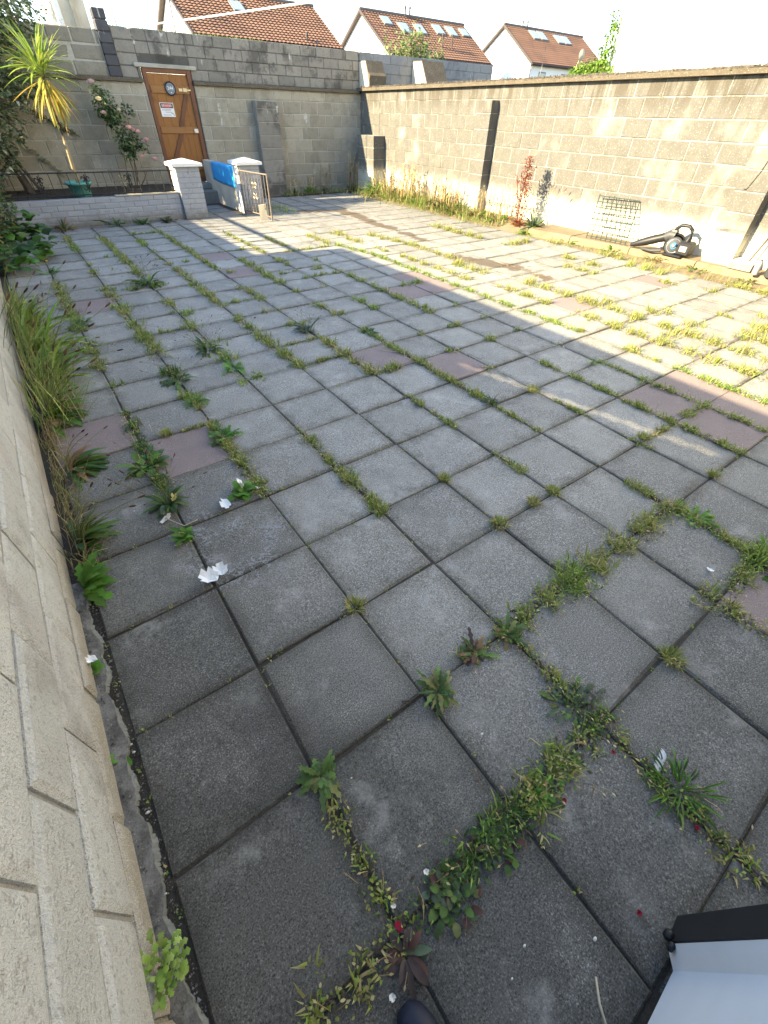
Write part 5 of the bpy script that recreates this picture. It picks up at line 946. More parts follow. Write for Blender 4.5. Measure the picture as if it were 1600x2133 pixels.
W('leafy_sprig', 'tiny seedling in the gap of the mortar strip, left', 'plant', -.045, .41, 8, (.03, .045), (.022, .03), 'oval', 'lush', (.2, 1.0), G2)
W('leafy_sprig', 'tiny two leaved seedling with a scrap of paper at the left wall', 'plant', -.07, .78, 9, (.03, .05), (.025, .035), 'oval', 'lush', (.3, 1.1), G2, azr=(-1.5, 1.5))
# -- in front of the white brick wall
for x_, lab, pal, n, L in ((.95, 'dry grassy clump at the foot of the white brick wall, left', 'dry', 40, (.12, .25)), (1.75, 'upright dock with long dark leaves at the foot of the white brick wall', 'dark', 12, (.22, .36)), (2.15, 'rounded green weed beside the upright dock', 'dark', 22, (.12, .2)), (2.6, 'low reddish weed at the wall near the left pillar', 'purple', 26, (.08, .15))):
    W('wall_weed', lab, 'weed', x_, 9.33, n, L, (.03, .06) if n < 30 else (.015, .03), 'lance', pal, (.4, 1.3), 'weeds in front of the white brick wall', spread=.10, pals=[pal, 'dock', pal])
# ================================================================ FOOT OF THE RIGHT WALL
def stalky(name, lab, x, y, n, hh, pals, nl, L, seeds=STRAW, spread=.15, z=.05, group=G3):
    """one clump: leaves (objects) and seed stems (one mesh of many wiry stems)"""
    t = weed(name, lab, 'plant', x, y, nl, L, (.03, .05), 'lance', pals[0], (.3, 1.4), group, z=z, spread=spread, pals=pals)
    lb = LB()
    for _ in range(int(n*.7)):
        a = rnd(0, 6.28); h_ = rnd(*hh)*.78; lean = rnd(.02, .3); x0_, y0_ = x+rnd(-1, 1)*spread, y+rnd(-1, 1)*spread
        pts = [(x0_+math.cos(a)*lean*h_*(k/3)**1.6, y0_+math.sin(a)*lean*h_*(k/3)**1.6, z+h_*k/3) for k in range(4)]; c = random.choice(seeds)*rnd(.7, 1.2)
        lb.stalk(pts, .0045, c)
        for k in range(random.randint(5, 9)):
            q = rnd(.55, 1.02); i0 = min(int(q*3), 2); f_ = q*3-i0; p0 = np.array(pts[i0]); p1 = np.array(pts[i0+1]); lb.leaf(p0+(p1-p0)*f_, rnd(0, 6.28), rnd(.3, 1.3), rnd(.04, .08), rnd(.012, .022), c*rnd(.8, 1.3), 'oval', .5, 2)
    lb.build('seed_stems', t); return t
G4 = 'tall weeds in the sunny back corner'
for x_, y_, lab, n, hh, pals, nl, L in (
    (6.15, 11.35, 'small grey green weed at the back wall right of the pilaster', 10, (.2, .4), ['grey', 'dand'], 20, (.1, .18)),
    (6.6, 11.3, 'yellow green bushy weed at the middle of the back wall corner', 12, (.3, .5), ['sun', 'lush'], 34, (.15, .3)),
    (7.05, 11.3, 'tall thin flowering weed at the back wall', 16, (.45, .75), ['dand', 'grey'], 24, (.1, .2)),
    (7.75, 11.15, 'very tall weed in the corner beside the short pier', 22, (.6, 1.0), ['dand', 'dock'], 30, (.15, .3)),
    (7.95, 10.35, 'big green strap leaved clump in front of the short pier', 18, (.3, .6), ['lush', 'dock', 'sun'], 70, (.3, .5)),
    (7.9, 9.7, 'dry golden clump just past the strap leaved one', 60, (.35, .75), ['dry', 'sun'], 46, (.2, .35)),
    (8.0, 9.1, 'tallest dry seed stems in the middle of the sunny weed bank', 80, (.45, .85), ['dry', 'sun'], 40, (.2, .35)),
    (7.95, 8.55, 'bright green leafy bush low in the sunny weed bank', 20, (.25, .5), ['lush', 'sun'], 70, (.15, .3)),
    (8.0, 8.05, 'grey brown seeding clump in the sunny weed bank', 60, (.4, .75), ['sun', 'dry', 'grey'], 46, (.2, .4)),
    (7.95, 7.55, 'green and straw clump nearest the tall pier', 46, (.35, .65), ['sun', 'dock', 'dry'], 60, (.2, .4)),
    (8.05, 6.95, 'strap leaved clump at the foot of the tall pier', 26, (.3, .6), ['sun', 'grey', 'dry'], 44, (.15, .3)),
    (8.05, 6.35, 'yellow green clump past the tall pier, left of the red dock', 26, (.35, .7), ['sun', 'lush', 'dry'], 40, (.15, .28))):
    stalky('tall_weed', lab, x_, y_, n, hh, pals, nl, L, group=G4, spread=.22 if y_ < 10 else .12)
stalky('red_dock', 'tall rusty red dock plant standing against the sunlit wall', 7.95, 5.75, 9, (.75, 1.05), ['red', 'dry'], 26, (.12, .25), seeds=[arr(.19, .045, .025), arr(.22, .07, .035), arr(.16, .055, .03)], spread=.06)
t = bpy.data.objects['red_dock']; lb = LB()
for _ in range(900): h_ = rnd(.08, 1.0); lb.leaf((7.95+random.gauss(0, .035+.06*(1-h_)), 5.75+random.gauss(0, .04+.05*(1-h_)), .05+h_), rnd(0, 6.28), rnd(-.2, 1.0), rnd(.04, .07), rnd(.018, .03), random.choice([arr(.19, .045, .025), arr(.23, .08, .04), arr(.16, .06, .03)]), 'oval', .5, 2)
lb.build('seed_clusters', t, 'stuff')
W('grey_plantain', 'dark blue green leafy rosette right beside the red dock', 'plant', 8.0, 5.42, 60, (.20, .36), (.025, .04), 'lance', 'grey', (.3, 1.35), G3, 10, (.5, .8), z=.04, spread=.08, pals=['grey', 'dark', 'dock'])
W('leafy_weed', 'fresh yellow green weed in front of the red dock', 'plant', 7.75, 5.35, 30, (.12, .2), (.03, .045), 'lance', 'sun', (.1, 1.0), G3, z=.02, spread=.06, pals=['sun', 'lush'])
lb_ = ['low dandelion beside the kerb below the mesh panel', 'rosette between the kerb and the leaf blower tube', 'upright browned weed at the kerb below the leaf blower', 'leafy dandelion at the kerb right of the leaf blower', 'last dandelion along the kerb at the right edge']
for (x_, y_), l_, pl in zip(((7.82, 4.5), (7.85, 3.75), (7.95, 3.1), (7.95, 2.42), (7.98, 1.75)), lb_, (['sun', 'lush'], ['lush', 'sun'], ['sun', 'dry'], ['sun', 'dock'], ['grey', 'sun'])):
    W('dandelion', l_, 'weed', x_, y_, 26, (.10, .2), (.025, .045), 'lobed', 'sun', (.2, 1.1), 'dandelions along the concrete kerb', spread=.10, seg=8, pals=pl, z=.01)
lb = LB(); n = 6000; Y_ = rng.uniform(6.0, 10.8, n); lb.blades(np.stack([8.3-np.abs(rng.normal(0, .36, n)), Y_, np.full(n, .03)], 1), rng.uniform(0, 6.28, n), rng.uniform(.4, 1.45, n), rng.uniform(.06, .34, n)*np.clip((Y_-5.2)/2.2, .35, 1), rng.uniform(.005, .012, n), pick(YEL+STRAW[1:]+GREEN*3, n)*.62, curl=rng.uniform(.1, 1.1, n))
n = 700; lb.blades(np.stack([rng.uniform(5.9, 8.2, n), 11.5-np.abs(rng.normal(0, .14, n)), np.full(n, .0)], 1), rng.uniform(0, 6.28, n), rng.uniform(.3, 1.4, n), rng.uniform(.05, .22, n), rng.uniform(.004, .009, n), pick(YEL+STRAW+GREEN, n), curl=rng.uniform(.1, 1.1, n))
n = 900; lb.blades(np.stack([rng.uniform(7.6, 8.0, n), rng.uniform(.8, 5.6, n), np.full(n, .0)], 1), rng.uniform(0, 6.28, n), rng.uniform(.2, 1.2, n), rng.uniform(.03, .10, n), rng.uniform(.004, .008, n), pick(YEL+STRAW[1:2]+GREEN*2, n)*.75, curl=rng.uniform(.1, 1.1, n))
n = 500; lb.blades(np.stack([rng.uniform(4.3, 5.2, n), rng.uniform(9.2, 10.2, n), np.full(n, .0)], 1), rng.uniform(0, 6.28, n), rng.uniform(.2, 1.2, n), rng.uniform(.04, .14, n), rng.uniform(.004, .009, n), pick(YEL+GREEN*2, n), curl=rng.uniform(.1, 1.1, n))
o = lb.build('wild_grass', None, 'stuff', origin=(8, 8, 0)); tag(o, 'sunlit wild grass along the foot of the right and back walls', 'grass')
# ================================================================ IVY, PALM, ROSE, SHRUBS
def mass(lb, ells, n, size, pal, shape='heart', thick=.3):
    tot = [a*b_*c for (_, _, _, a, b_, c) in ells]; S_ = sum(tot)
    for (cx, cy, cz, a, b_, c), v in zip(ells, tot):
        for _ in range(int(n*v/S_)):
            d = np.array([random.gauss(0, 1) for _ in range(3)]); d /= np.linalg.norm(d); q = 1-abs(random.gauss(0, thick)); q *= 1+.16*math.sin(d[0]*9+cx*5)*math.sin(d[2]*8+cz*3)
            p = np.array([cx, cy, cz])+d*np.array([a, b_, c])*q
            if p[1] > YB-.02 and p[2] < 1.9 and p[0] < 8.4: p[1] = YB-.02-rnd(0, .08)
            lb.leaf(p, math.atan2(d[1], d[0])+rnd(-1.2, 1.2), rnd(-.9, .6), rnd(*size), rnd(*size)*.75, random.choice(pal)*rnd(.75, 1.2), shape, .5, 2, rnd(-.5, .5))
IV = [arr(.13, .17, .08), arr(.19, .23, .12), arr(.11, .15, .07), arr(.30, .32, .20), arr(.40, .40, .27), arr(.09, .13, .05)]
iv = thing('ivy', 'large variegated ivy hanging over the back left corner', 'plant', (.7, 11.2, .3)); lb = LB()
mass(lb, [(.75, 11.15, 2.35, 1.05, .5, .75), (1.25, 11.25, 2.6, .75, .4, .42), (.55, 11.15, 1.75, .95, .5, .5), (.45, 11.15, 1.25, .72, .45, .42), (.35, 11.1, .85, .52, .4, .35), (1.35, 11.45, 1.72, .32, .2, .20)], 9000, (.05, .085), IV)
for k in range(26):                                                # trailing shoots on the wall
    x_, z_ = 1.35+k*.022, 1.42-k*.012; 
    for q in range(5): lb.leaf((x_+rnd(-.05, .05), YB-.05, z_+rnd(-.05, .05)), rnd(0, 6.28), rnd(-.6, .6), rnd(.04, .06), .045, random.choice(IV), 'heart', .4, 2)
for k in range(22):
    x_, z_ = 1.0+k*.022, .98-k*.022
    for q in range(5): lb.leaf((x_+rnd(-.03, .03), YB-.05, z_+rnd(-.03, .03)), rnd(0, 6.28), rnd(-.6, .6), rnd(.03, .05), .035, random.choice(IV[3:5]+IV[1:2]), 'heart', .4, 2)
lb.build('foliage', iv)
b = MB(); b.tube([(.80, 11.2, .25), (.74, 11.25, .55), (.62, 11.3, .85), (.5, 11.3, 1.3)], [.075, .065, .055, .04], 9); b.tube([(.98, 11.1, .28), (.80, 11.2, .7), (.65, 11.3, 1.1)], [.03, .028, .02], 7); b.build('trunk', 'bark', iv)
lb = LB(); hd = thing('hedge', 'brown green shrub hugging the far left wall below the ivy', 'shrub', (.1, 8.6, 0))
mass(lb, [(.05, 8.9, .45, .38, 1.1, .40), (.0, 7.6, .30, .20, .8, .28), (.1, 9.1, .75, .30, .7, .35)], 4200, (.03, .06), DARKG+[arr(.12, .12, .03), arr(.16, .13, .04), arr(.07, .10, .03)], 'oval')
lb.build('foliage', hd); b = MB()
for k in range(7): b.tube([(.0+rnd(-.05, .1), 7.4+k*.35, 0), (.1+rnd(-.1, .1), 7.4+k*.35, .6)], [.015, .006], 5)
b.build('stem', 'bark', hd)
# cordyline palm in a teal pot
pp = thing('cordyline_palm', 'spiky yellow green cordyline palm on a thin sunlit trunk', 'palm', (1.5, 10.3, .45)); b = MB()
b.tube([(1.50, 10.3, .44), (1.51, 10.3, .75), (1.53, 10.3, 1.05), (1.54, 10.3, 1.4), (1.57, 10.3, 1.75), (1.57, 10.3, 1.9)], [.032, .030, .027, .026, .028, .035], 9); b.build('trunk', 'trunk_pale', pp)
lb = LB(); cr = np.array([1.57, 10.3, 1.86])
for k in range(120):
    a = rnd(0, 6.28); e = rnd(-.1, 1.5); L = rnd(.40, .62); lb.leaf(cr+np.array([math.cos(a)*.03, math.sin(a)*.03, rnd(-.04, .10)]), a, e, L, rnd(.022, .034), random.choice([arr(.30, .38, .05), arr(.22, .32, .05), arr(.38, .42, .08), arr(.16, .25, .04)]), 'lance', rnd(.1, .65), 7, rnd(-.4, .4))
for k in range(75):
    a = rnd(0, 6.28); lb.leaf(cr+np.array([math.cos(a)*.035, math.sin(a)*.035, -.05-rnd(0, .12)]), a, rnd(-1.25, -.3), rnd(.35, .6), rnd(.018, .03), random.choice([arr(.42, .38, .06), arr(.46, .34, .07), arr(.34, .36, .06), arr(.36, .2, .06)]), 'lance', rnd(.2, .6), 6, rnd(-.4, .4))
lb.build('leaves', pp)
pt = thing('plant_pot', 'round teal plastic pot behind the railing, holding the palm', 'pot', (1.5, 10.3, .30)); b = MB(); b.lathe([(0, .0), (.14, .0), (.155, .08), (.158, .085), (.162, .09), (.18, .19), (.205, .195), (.212, .215), (.205, .235), (.19, .235), (.18, .20)], (1.5, 10.3, .305), 26); b.build('pot', 'teal_pot', pt); b = MB(); b.lathe([(.185, .19), (0, .20)], (1.5, 10.3, .305), 20); b.build('compost', 'soil', pt)
# climbing rose
rs = thing('rose_bush', 'climbing rose with pale pink blooms against the back wall left of the door', 'rose', (2.62, 11.3, .3)); b = MB()
canes = [[(2.60, 11.3, .28), (2.66, 11.32, .6), (2.62, 11.35, 1.0), (2.55, 11.4, 1.45), (2.42, 11.42, 1.78)], [(2.62, 11.3, .28), (2.72, 11.3, .55), (2.72, 11.3, .95), (2.82, 11.3, 1.25), (2.84, 11.35, 1.5)], [(2.64, 11.3, .28), (2.70, 11.25, .7), (2.86, 11.25, 1.0), (3.02, 11.25, 1.0)], [(2.58, 11.3, .28), (2.52, 11.3, .5), (2.56, 11.3, .8)], [(2.66, 11.3, .28), (2.80, 11.3, .42), (2.90, 11.3, .56)]]
for c_ in canes: b.tube(c_, [.010-.0015*k for k in range(len(c_))], 6)
b.build('stem', 'bark', rs); lb = LB()
RG = [arr(.04, .08, .03), arr(.06, .11, .04), arr(.09, .14, .05), arr(.03, .055, .03), arr(.20, .27, .11)]
mass(lb, [(2.50, 11.35, 1.52, .18, .12, .24), (2.60, 11.32, 1.35, .19, .12, .2), (2.72, 11.28, 1.02, .23, .14, .18), (2.66, 11.3, .86, .14, .1, .13), (2.88, 11.35, 1.46, .11, .07, .11), (2.44, 11.4, 1.74, .10, .06, .09), (2.97, 11.25, .92, .10, .06, .08)], 1500, (.045, .075), RG+[arr(.12, .18, .06)], 'oval'); lb.build('foliage', rs)
for k, (x_, z_, s_, c) in enumerate(((2.37, 1.78, .07, 0), (2.41, 1.58, .055, 1), (2.42, 1.40, .05, 0), (2.78, 1.20, .055, 2), (2.85, 1.17, .04, 2), (2.92, 1.15, .045, 2), (3.03, 1.02, .06, 2), (3.10, .73, .055, 2), (2.88, .78, .04, 2), (2.70, 1.45, .04, 1))):
    lb = LB(); cc = [arr(.62, .46, .42), arr(.70, .62, .38), arr(.66, .40, .36)][c]
    for q in range(16): a = q*2.4; lb.leaf((x_, 11.19, z_), a, .2+q*.08, s_*(1.5-q*.03), s_*1.15, cc*rnd(.85, 1.15), 'oval', -.5, 3)
    o = lb.build('bloom', rs)
lb = LB()
for q in range(60): lb.leaf((2.36+random.gauss(0, .06), 11.0+random.gauss(0, .03), .50+random.gauss(0, .07)), rnd(0, 6.28), rnd(-.8, .6), rnd(.03, .06), .025, random.choice([arr(.45, .35, .16), arr(.35, .25, .10), arr(.5, .42, .25)]), 'oval', .7, 2)
o = lb.build('withered_bloom', rs)
# shrubs beyond the walls
for nm, lab, ells, pal, n, sz, stems in (('bush', 'pale green bush in front of the middle house roof', [(11.2, 14, 2.75, .45, .4, .55), (11.9, 14, 2.85, .6, .4, .5), (12.5, 14, 2.7, .45, .4, .4), (11.6, 14, 2.2, 1.1, .4, .5)], [arr(.20, .26, .09), arr(.26, .31, .12), arr(.14, .20, .06), arr(.32, .34, .16)], 900, (.09, .16), [(11.7, 14, 2.2)]),
    ('creeper', 'bright green creeper climbing the corner of the big white house', [(10.85, 7.0, 2.22, .12, .45, .20), (10.9, 6.85, 2.5, .09, .15, .30), (10.92, 6.84, 2.85, .06, .10, .25), (10.9, 7.35, 2.2, .12, .30, .14)], [arr(.16, .26, .04), arr(.20, .30, .06), arr(.10, .18, .03)], 2600, (.04, .07), [(10.93, 6.85, 2.5)])):
    s_ = thing(nm, lab, 'shrub', (ells[0][0], ells[0][1], 0)); lb = LB(); mass(lb, ells, n, sz, pal, 'oval', .45)
    if nm == 'bush':
        for k in range(26):
            x_ = rnd(11.0, 12.9); h_ = rnd(2.9, 3.45)-.25*abs(x_-11.8)
            for q in range(14): lb.leaf((x_+rnd(-.06, .06)+.1*q/14, 14+rnd(-.1, .1), h_-.5*q/14), rnd(0, 6.28), rnd(0, 1.2), rnd(.10, .17), .05, random.choice(pal), 'lance', .5, 2)
    else:
        for k in range(60): z_ = rnd(2.7, 3.7); lb.leaf((10.92+rnd(-.02, .02), 6.86+rnd(-.04, .10)*1.2, z_), rnd(0, 6.28), rnd(-.5, .9), .05, .04, random.choice(pal)*.6, 'oval', .4, 2)
    lb.build('foliage', s_); b = MB(); x_, y_, z_ = stems[0]; b.tube([(x_, y_, 0), (x_-.02, y_, z_)], [.04, .015], 6); b.build('stem', 'bark', s_)
lb = LB(); tr = thing('leafy_tree', 'blurred leafy branch in front of the sky, top left corner', 'tree', (2.2, 14, 0)); mass(lb, [(2.15, 14.0, 2.95, .28, .3, .35), (1.6, 14, 3.3, .7, .4, .5)], 500, (.06, .12), [arr(.07, .10, .07), arr(.10, .13, .08)], 'oval', .5); lb.build('crown', tr); b = MB(); b.tube([(1.9, 14, 0), (1.8, 14, 3.0)], [.09, .05], 8); b.build('trunk', 'bark', tr)
# ================================================================ THINGS BY THE RIGHT WALL
mp = thing('mesh_panel', 'green wire mesh panel leaning against the sunlit wall', 'wire panel', (8.05, 3.95, .1)); B0, B1 = Vector((7.96, 4.27, .11)), Vector((8.02, 3.60, .11)); UPV = Vector((.35, .20, .53))
for k in range(9):
    u = k/8; b = MB(); p = B0.lerp(B1, u); b.tube([p-UPV*.0, p+UPV*(1.0 if k % 3 else 1.03)], .0065, 5); b.build('wire', 'mesh_wire', mp)
for k in range(8):
    v = .06+.94*k/7; b = MB(); b.tube([B0+UPV*v-Vector((.011, 0, 0)), B1+UPV*v-Vector((.011, 0, 0))], .0065, 5); b.build('wire', 'mesh_wire', mp)
# leaf blower
bl = thing('leaf_blower', 'black leaf blower lying on the kerb against the wall', 'leaf blower', (8.1, 2.9, .1)); c = Vector((8.12, 2.92, .235)); ax = Vector((-.90, -.38, .12)).normalized()
q = ax.to_track_quat('Z', 'Y').to_matrix()
def dsc(b, prof, cc, n=26):
    vs = [];
    for r_, h_ in prof:
        for k in range(n): a = 2*PI*k/n; vs.append(cc+q @ Vector((r_*math.cos(a), r_*math.sin(a), h_)))
    b.add(vs, [(i*n+k, i*n+(k+1) % n, (i+1)*n+(k+1) % n, (i+1)*n+k) for i in range(len(prof)-1) for k in range(n)], True); return b
dsc(MB(), [(0, -.10), (.10, -.10), (.135, -.08), (.14, .0), (.13, .035), (.115, .045)], c).build('fan_housing', 'black_plastic', bl)
b = dsc(MB(), [(.115, .046), (.108, .075), (.09, .082), (0, .082)], c-Vector((0, 0, .02))); b.build('fan_grille', 'dark_plastic', bl)
dsc(MB(), [(.086, .0835), (.088, .085), (.084, .085), (.082, .0835)], c-Vector((0, 0, .02))).build('ring', 'steel', bl)
dsc(MB(), [(.040, .083), (.040, .087), (.032, .087), (.032, .083)], c-Vector((0, 0, .02))).build('ring', 'blue_plastic', bl); dsc(MB(), [(.026, .083), (.026, .089), (0, .089)], c-Vector((0, 0, .02))).build('cap', 'steel', bl)
tip = Vector((7.99, 3.50, .14)); o0 = c+Vector((-.02, .10, .09)); pts = [o0.lerp(tip, k/8) for k in range(9)]
b = MB(); b.tube(pts, [.062, .062, .056, .060, .058, .054, .048, .038, .024], 14); b.build('blower_tube', 'black_plastic', bl)
b = MB(); b.tube([c+Vector((-.01, .02, .10)), c+Vector((-.02, .09, .105)), o0.lerp(tip, .10)], [.075, .07, .066], 14); b.build('outlet_collar', 'dark_plastic', bl)
b = MB(); b.tube([c+Vector((.0, .06, .11)), c+Vector((.0, .05, .19)), c+Vector((.0, .0, .235)), c+Vector((.02, -.10, .235)), c+Vector((.03, -.16, .19)), c+Vector((.03, -.17, .10)), c+Vector((.02, -.14, .0))], [.026, .026, .024, .022, .024, .03, .04], 10); b.build('handle', 'black_plastic', bl)
b = MB(); b.cbox(c+Vector((-.08, -.26, -.11)), c+Vector((.10, -.09, .06)), .02); b.build('battery_housing', 'black_plastic', bl); b = MB(); b.cbox(c+Vector((-.086, -.23, -.06)), c+Vector((-.079, -.13, .01)), .002); b.build('label_plate', 'steel', bl)
b = MB(); b.cbox(c+Vector((-.12, -.2, -.135)), c+Vector((.10, .08, -.11)), .01); b.build('base_foot', 'black_plastic', bl)
b = MB(); b.cbox(c+Vector((-.06, .015, .148)), c+Vector((-.035, .085, .166)), .004); b.build('yellow_sticker', 'yellow_paper', bl); b = MB(); b.cbox(c+Vector((-.12, -.075, .005)), c+Vector((-.10, -.045, .035)), .006); b.build('switch', 'blue_plastic', bl)
b = MB(); b.tube([(8.0, 3.32, .125), (7.95, 3.15, .13), (8.0, 3.02, .15)], [.02, .018, .022], 8); b.build('strap', 'dark_plastic', bl)
# slab, can, grey case, pole and hook at the right edge
t = thing('stone_slab', 'white topped stone slab lying on the kerb beyond the dark pier', 'slab', (8.2, 2.0, .1)); b = MB(); b.cbox((8.06, 1.80, .105), (8.39, 2.10, .19), .006); b.build('slab', 'step_stone', t); b = MB(); b.b2((8.065, 1.805, .1895), (8.388, 2.095, .194)); b.build('limed_top', 'white_render', t)
t = thing('metal_flask', 'silver metal flask leaning at the right edge of the kerb', 'flask', (7.98, 1.72, .1)); b = MB(); cx = Vector((7.99, 1.72, .105)); tl = Vector((.05, .02, .15)); b.tube([cx, cx+tl*.08, cx+tl*.85, cx+tl], [.034, .038, .038, .03], 16); b.build('body', 'steel', t); b = MB(); b.tube([cx+tl, cx+tl*1.12], [.026, .024], 14); b.build('lid', 'dark_plastic', t); b = MB(); b.tube([cx+tl*1.1, cx+tl*1.3+Vector((.02, .02, .02)), cx+tl*1.5+Vector((.03, .05, .02))], .003, 5); b.build('cord', 'cord_white', t)
t = thing('grey_case', 'dark grey rounded plastic case at the far right edge of the photo', 'case', (8.1, 1.5, .1)); b = MB(); vs = []
for z_, k in ((.10, .88), (.13, 1), (.45, 1), (.52, .92), (.55, .75)):
    for a in range(20):
        th = 2*PI*a/20; r_ = (abs(math.cos(th))**4+abs(math.sin(th))**4)**-.25; vs.append((8.12+.13*k*r_*math.cos(th)+.12*(z_-.1), 1.50+.14*k*r_*math.sin(th), z_))
b.add(vs, [(i*20+k, i*20+(k+1) % 20, (i+1)*20+(k+1) % 20, (i+1)*20+k) for i in range(4) for k in range(20)]+[tuple(range(80, 100))], True); b.build('shell', 'dark_plastic', t); b = MB(); b.tube([(7.985, 1.47, .13), (8.02, 1.47, .45)], .004, 5); b.build('trim', 'steel', t)
b = MB(); b.tube([(8.25, 1.93, .19), (8.34, 1.80, .75)], .012, 6); o = b.build('wooden_stake', 'bark', None, None, (8.25, 1.9, .19)); tag(o, 'thin dark stake leaning on the wall behind the flask', 'stake')
b = MB(); b.tube([(8.385, 2.36, .96), (8.385, 2.33, .965), (8.38, 2.30, 1.0), (8.385, 2.28, 1.36)], .005, 6)
b = MB(); b.tube([(8.17, 2.40, .95), (8.17, 2.37, .945), (8.175, 2.355, .97), (8.18, 2.30, 1.12), (8.19, 2.24, 1.42)], .005, 6); o = b.build('iron_hook', 'rusty_iron', None, None, (8.18, 2.3, 1.1)); tag(o, 'thin rusty hooked rod hanging down the pier at the right edge', 'hook')
b = MB(); b.tube([(7.72, 11.2, .0), (7.73, 11.2, .42)], [.03, .028], 7); o = b.build('wooden_stake', 'bark', None, None, (7.72, 11.2, 0)); tag(o, 'short weathered stake among the weeds in the back corner', 'stake')
# ================================================================ LITTER, PETALS, PEBBLES, SHOE
def scrap(lab, x, y, s, h, mat='paper', name='paper_scrap', seed=0, z=.004, asp=1.0):
    r = random.Random(seed); n = 4; ph = r.uniform(0, 6.28); vs = []; fs = []
    for i in range(n+1):
        for k in range(n+1):
            u, v = i/n-.5, k/n-.5; u2 = u*(1+.35*v*r.uniform(.2, 1)); cu, su = math.cos(ph), math.sin(ph); fold = abs(u+.3*v)*h*.9+max(0, v-.3*u)*h*.8
            lx, ly = u2*s, v*s*asp*(1-.5*abs(u)); vs.append((x+lx*cu-ly*su+r.uniform(-.02, .02)*s, y+lx*su+ly*cu+r.uniform(-.02, .02)*s, z+fold*r.uniform(.85, 1.1)))
    for i in range(n):
        for k in range(n):
            if (i, k) in ((0, 0), (n-1, n-1), (0, n-1)): continue
            a = i*(n+1)+k; fs += [(a, a+1, a+n+2), (a, a+n+2, a+n+1)]
    b = MB(); b.add(vs, fs); o = b.build(name, mat, None, None, (x, y, 0)); tag(o, lab, 'litter'); md = o.modifiers.new('thickness', 'SOLIDIFY'); md.thickness = .0012; return o
scrap('largest crumpled white paper on the first joint, left', .44, .95, .08, .07, seed=1); scrap('small torn white piece beside the largest crumpled paper', .50, .97, .06, .05, seed=2)
scrap('pale folded triangle of paper on the slab left of the leafy sprig', .68, 1.39, .09, .03, seed=3, asp=.6); scrap('white paper caught inside the leafy sprig, second joint', .80, 1.45, .06, .10, seed=4, z=.03, asp=.5)
scrap('flat pale scrap below the plantain with brown seed heads', .39, 1.46, .075, .02, seed=5, asp=.5); scrap('yellow and purple wrapper in the plantain, first joint', .47, 1.55, .035, .06, 'yellow_paper', seed=6, z=.03)
scrap('tiny white scrap at the right end of the second joint weed', .88, 1.42, .025, .03, seed=7); scrap('bluish scrap on the seedling at the left wall', -.05, .80, .035, .05, seed=8, z=.03); scrap('dead curled leaf beside the little sprig', .39, 1.24, .04, .02, 'plank_pale', 'dead_leaf', 9, asp=.4)
scrap('white petal on the thin weed below the dandelion, bottom centre', .47, -.40, .014, .01, 'white_petal', 'petal', 10); scrap('white petal above the yellow weeds at the bottom edge', .37, -.53, .015, .01, 'white_petal', 'petal', 11); scrap('cream petal at the top of the purple leaved weed', .58, -.40, .014, .012, 'white_petal', 'petal', 12, z=.05)
scrap('white scrap beside the grassy joint at the right edge', 2.4, -.34, .03, .02, seed=13)
lb = LB()
for k in range(9): lb.leaf((.447+.002*k, -.452, .03), 1.57+(k-4)*.22, .25, .024, .007, arr(.26, .012, .03), 'lance', .3, 3)
o = lb.build('red_petals', None, None, 'foliage', (.45, -.45, 0)); tag(o, 'fan of dark red petals in the bottom centre joint', 'petals')
for k, (x_, y_, lab) in enumerate(((1.05, -.52, 'dark red petal in the near diagonal joint, right half'), (.80, -.52, 'dark red petal in the near diagonal joint, middle'), (1.30, -.53, 'small red petal at the crossing below the sprawling weed'), (1.32, -.80, 'red petal beside the dry tuft by the white door'), (1.0, -.80, 'red petal on the slab next to the white door'))):
    scrap(lab, x_, y_, .012, .012, 'red_petal', 'petal', 20+k)
# feather
lb = LB()
for k in range(12): lb.leaf((1.40+.006*(k-6), -.655+.001*k, .012), 1.2+rnd(-.15, .15), .5, .03, .007, arr(.8, .82, .85), 'lance', .6, 3)
o = lb.build('feather', None, None, 'foliage', (1.41, -.65, 0)); tag(o, 'small white feather on the grassy joint, right foreground', 'feather')
PE = [(.98, -.23, 'white pebble on the slab near the crossing, centre right', .008), (.86, -.76, 'white oval petal-like pebble on the slab near the white door', .009), (.70, -.66, 'white pebble on the bottom right slab', .008), (.63, -.68, 'pale pebble on the bottom right slab', .006), (.54, -.08, 'tiny white pebble near the dandelion', .005), (-.012, .20, 'pebble in the black gap beside the mortar strip', .011), (-.008, .43, 'white pebble higher in the black gap', .008), (-.006, .40, 'bluish pebble in the black gap', .009), (-.02, -.02, 'small white pebble in the lower part of the black gap', .007), (.42, 1.13, 'white speck of stone on the dark slab, left', .006), (.27, 1.62, 'small white pebble beside the left plantain', .007), (.50, 3.55, 'white bit on the slab near the left joint', .012), (.32, 7.9, 'white pebble near the broad leaved plants', .015), (1.95, 3.95, 'dark pebble alone on the slab', .016)]
for x_, y_, lab, r_ in PE:
    b = MB(); n = 9; r_ *= .7; pr = [(0, -.45), (.75, -.38), (1, 0), (.7, .33), (0, .4)]; b.lathe([(a*r_*(1+.15*math.sin(a*5+x_*9)), h_*r_) for a, h_ in pr], (x_, y_, r_*.45), n, sq=.62); o = b.build('pebble', 'pebble' if 'dark' not in lab else 'dark_plastic', None, None, (x_, y_, 0)); tag(o, lab, 'pebble', 'pebbles scattered on the paving')
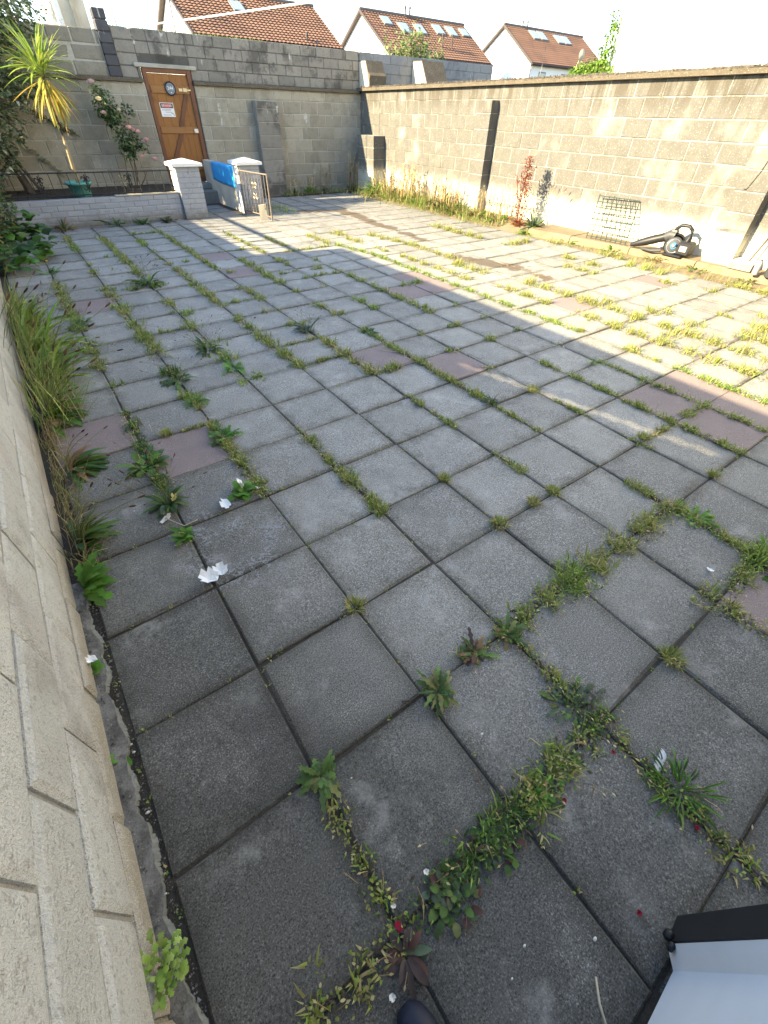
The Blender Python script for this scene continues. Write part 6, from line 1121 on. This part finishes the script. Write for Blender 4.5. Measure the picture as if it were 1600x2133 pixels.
# twigs
for lab, pts in (('dry forked twig on the red slab in the centre', [[(2.55, 2.60, .006), (2.68, 2.45, .012), (2.74, 2.38, .004)], [(2.68, 2.45, .012), (2.78, 2.46, .004)], [(2.70, 2.43, .01), (2.64, 2.34, .004)]]), ('dark dead twig by the ragged dandelion', [[(.80, -.0, .006), (.90, .0, .01)], [(.85, .0, .008), (.82, .02, .005)]]), ('curved pale twig on the slab below the plantain', [[(.39, 1.45, .02), (.45, 1.33, .03), (.52, 1.36, .01)]])):
    b = MB()
    for p in pts: b.tube(p, .0028, 5)
    o = b.build('twig', 'plank_pale' if 'dark' not in lab else 'bark', None, None, pts[0][0]); tag(o, lab, 'twig')
# toe of the photographer's shoe
sh = thing('shoe', 'dark navy shoe toe at the bottom edge of the photo', 'shoe', (.38, -.66, 0)); b = MB()
secs = [(-.78, .036, .085, .05), (-.72, .043, .085, .05), (-.66, .047, .075, .03), (-.61, .046, .062, .02), (-.575, .036, .05, .012), (-.555, .018, .034, .012)]; vs = []; n = 14
for y_, hw_, ht_, _ in secs:
    for k in range(n): a = 2*PI*k/n; vs.append((.385+hw_*math.cos(a), y_, .012+max(0, ht_*.5+ht_*.5*math.sin(a))))
b.add(vs, [(i*n+k, i*n+(k+1) % n, (i+1)*n+(k+1) % n, (i+1)*n+k) for i in range(len(secs)-1) for k in range(n)]+[tuple(range(n)), tuple(range((len(secs)-1)*n, len(secs)*n))], True); o = b.build('upper', 'shoe', sh)
b = MB(); b.prism([(.385+sx*hw_*1.04, y_, 0) for sx in (1,) for y_, hw_, _, _ in secs]+[(.385-hw_*1.04, y_, 0) for y_, hw_, _, _ in reversed(secs)], (0, 0, .018)); b.build('sole', 'black_plastic', sh)
# plant and dark hole by the door
b = MB(); b.tube([(.80, -.80, .01), (.76, -.82, .05), (.74, -.86, .04), (.74, -.92, .01)], .003, 6); o = b.build('cable', 'plank_pale', None, None, (.78, -.82, 0)); tag(o, 'thin pale cable looping on the ground beside the white door', 'cable')
def prune():
    for o in list(bpy.data.objects):
        if o.type == 'MESH' and not o.users_collection: bpy.data.objects.remove(o)
prune()
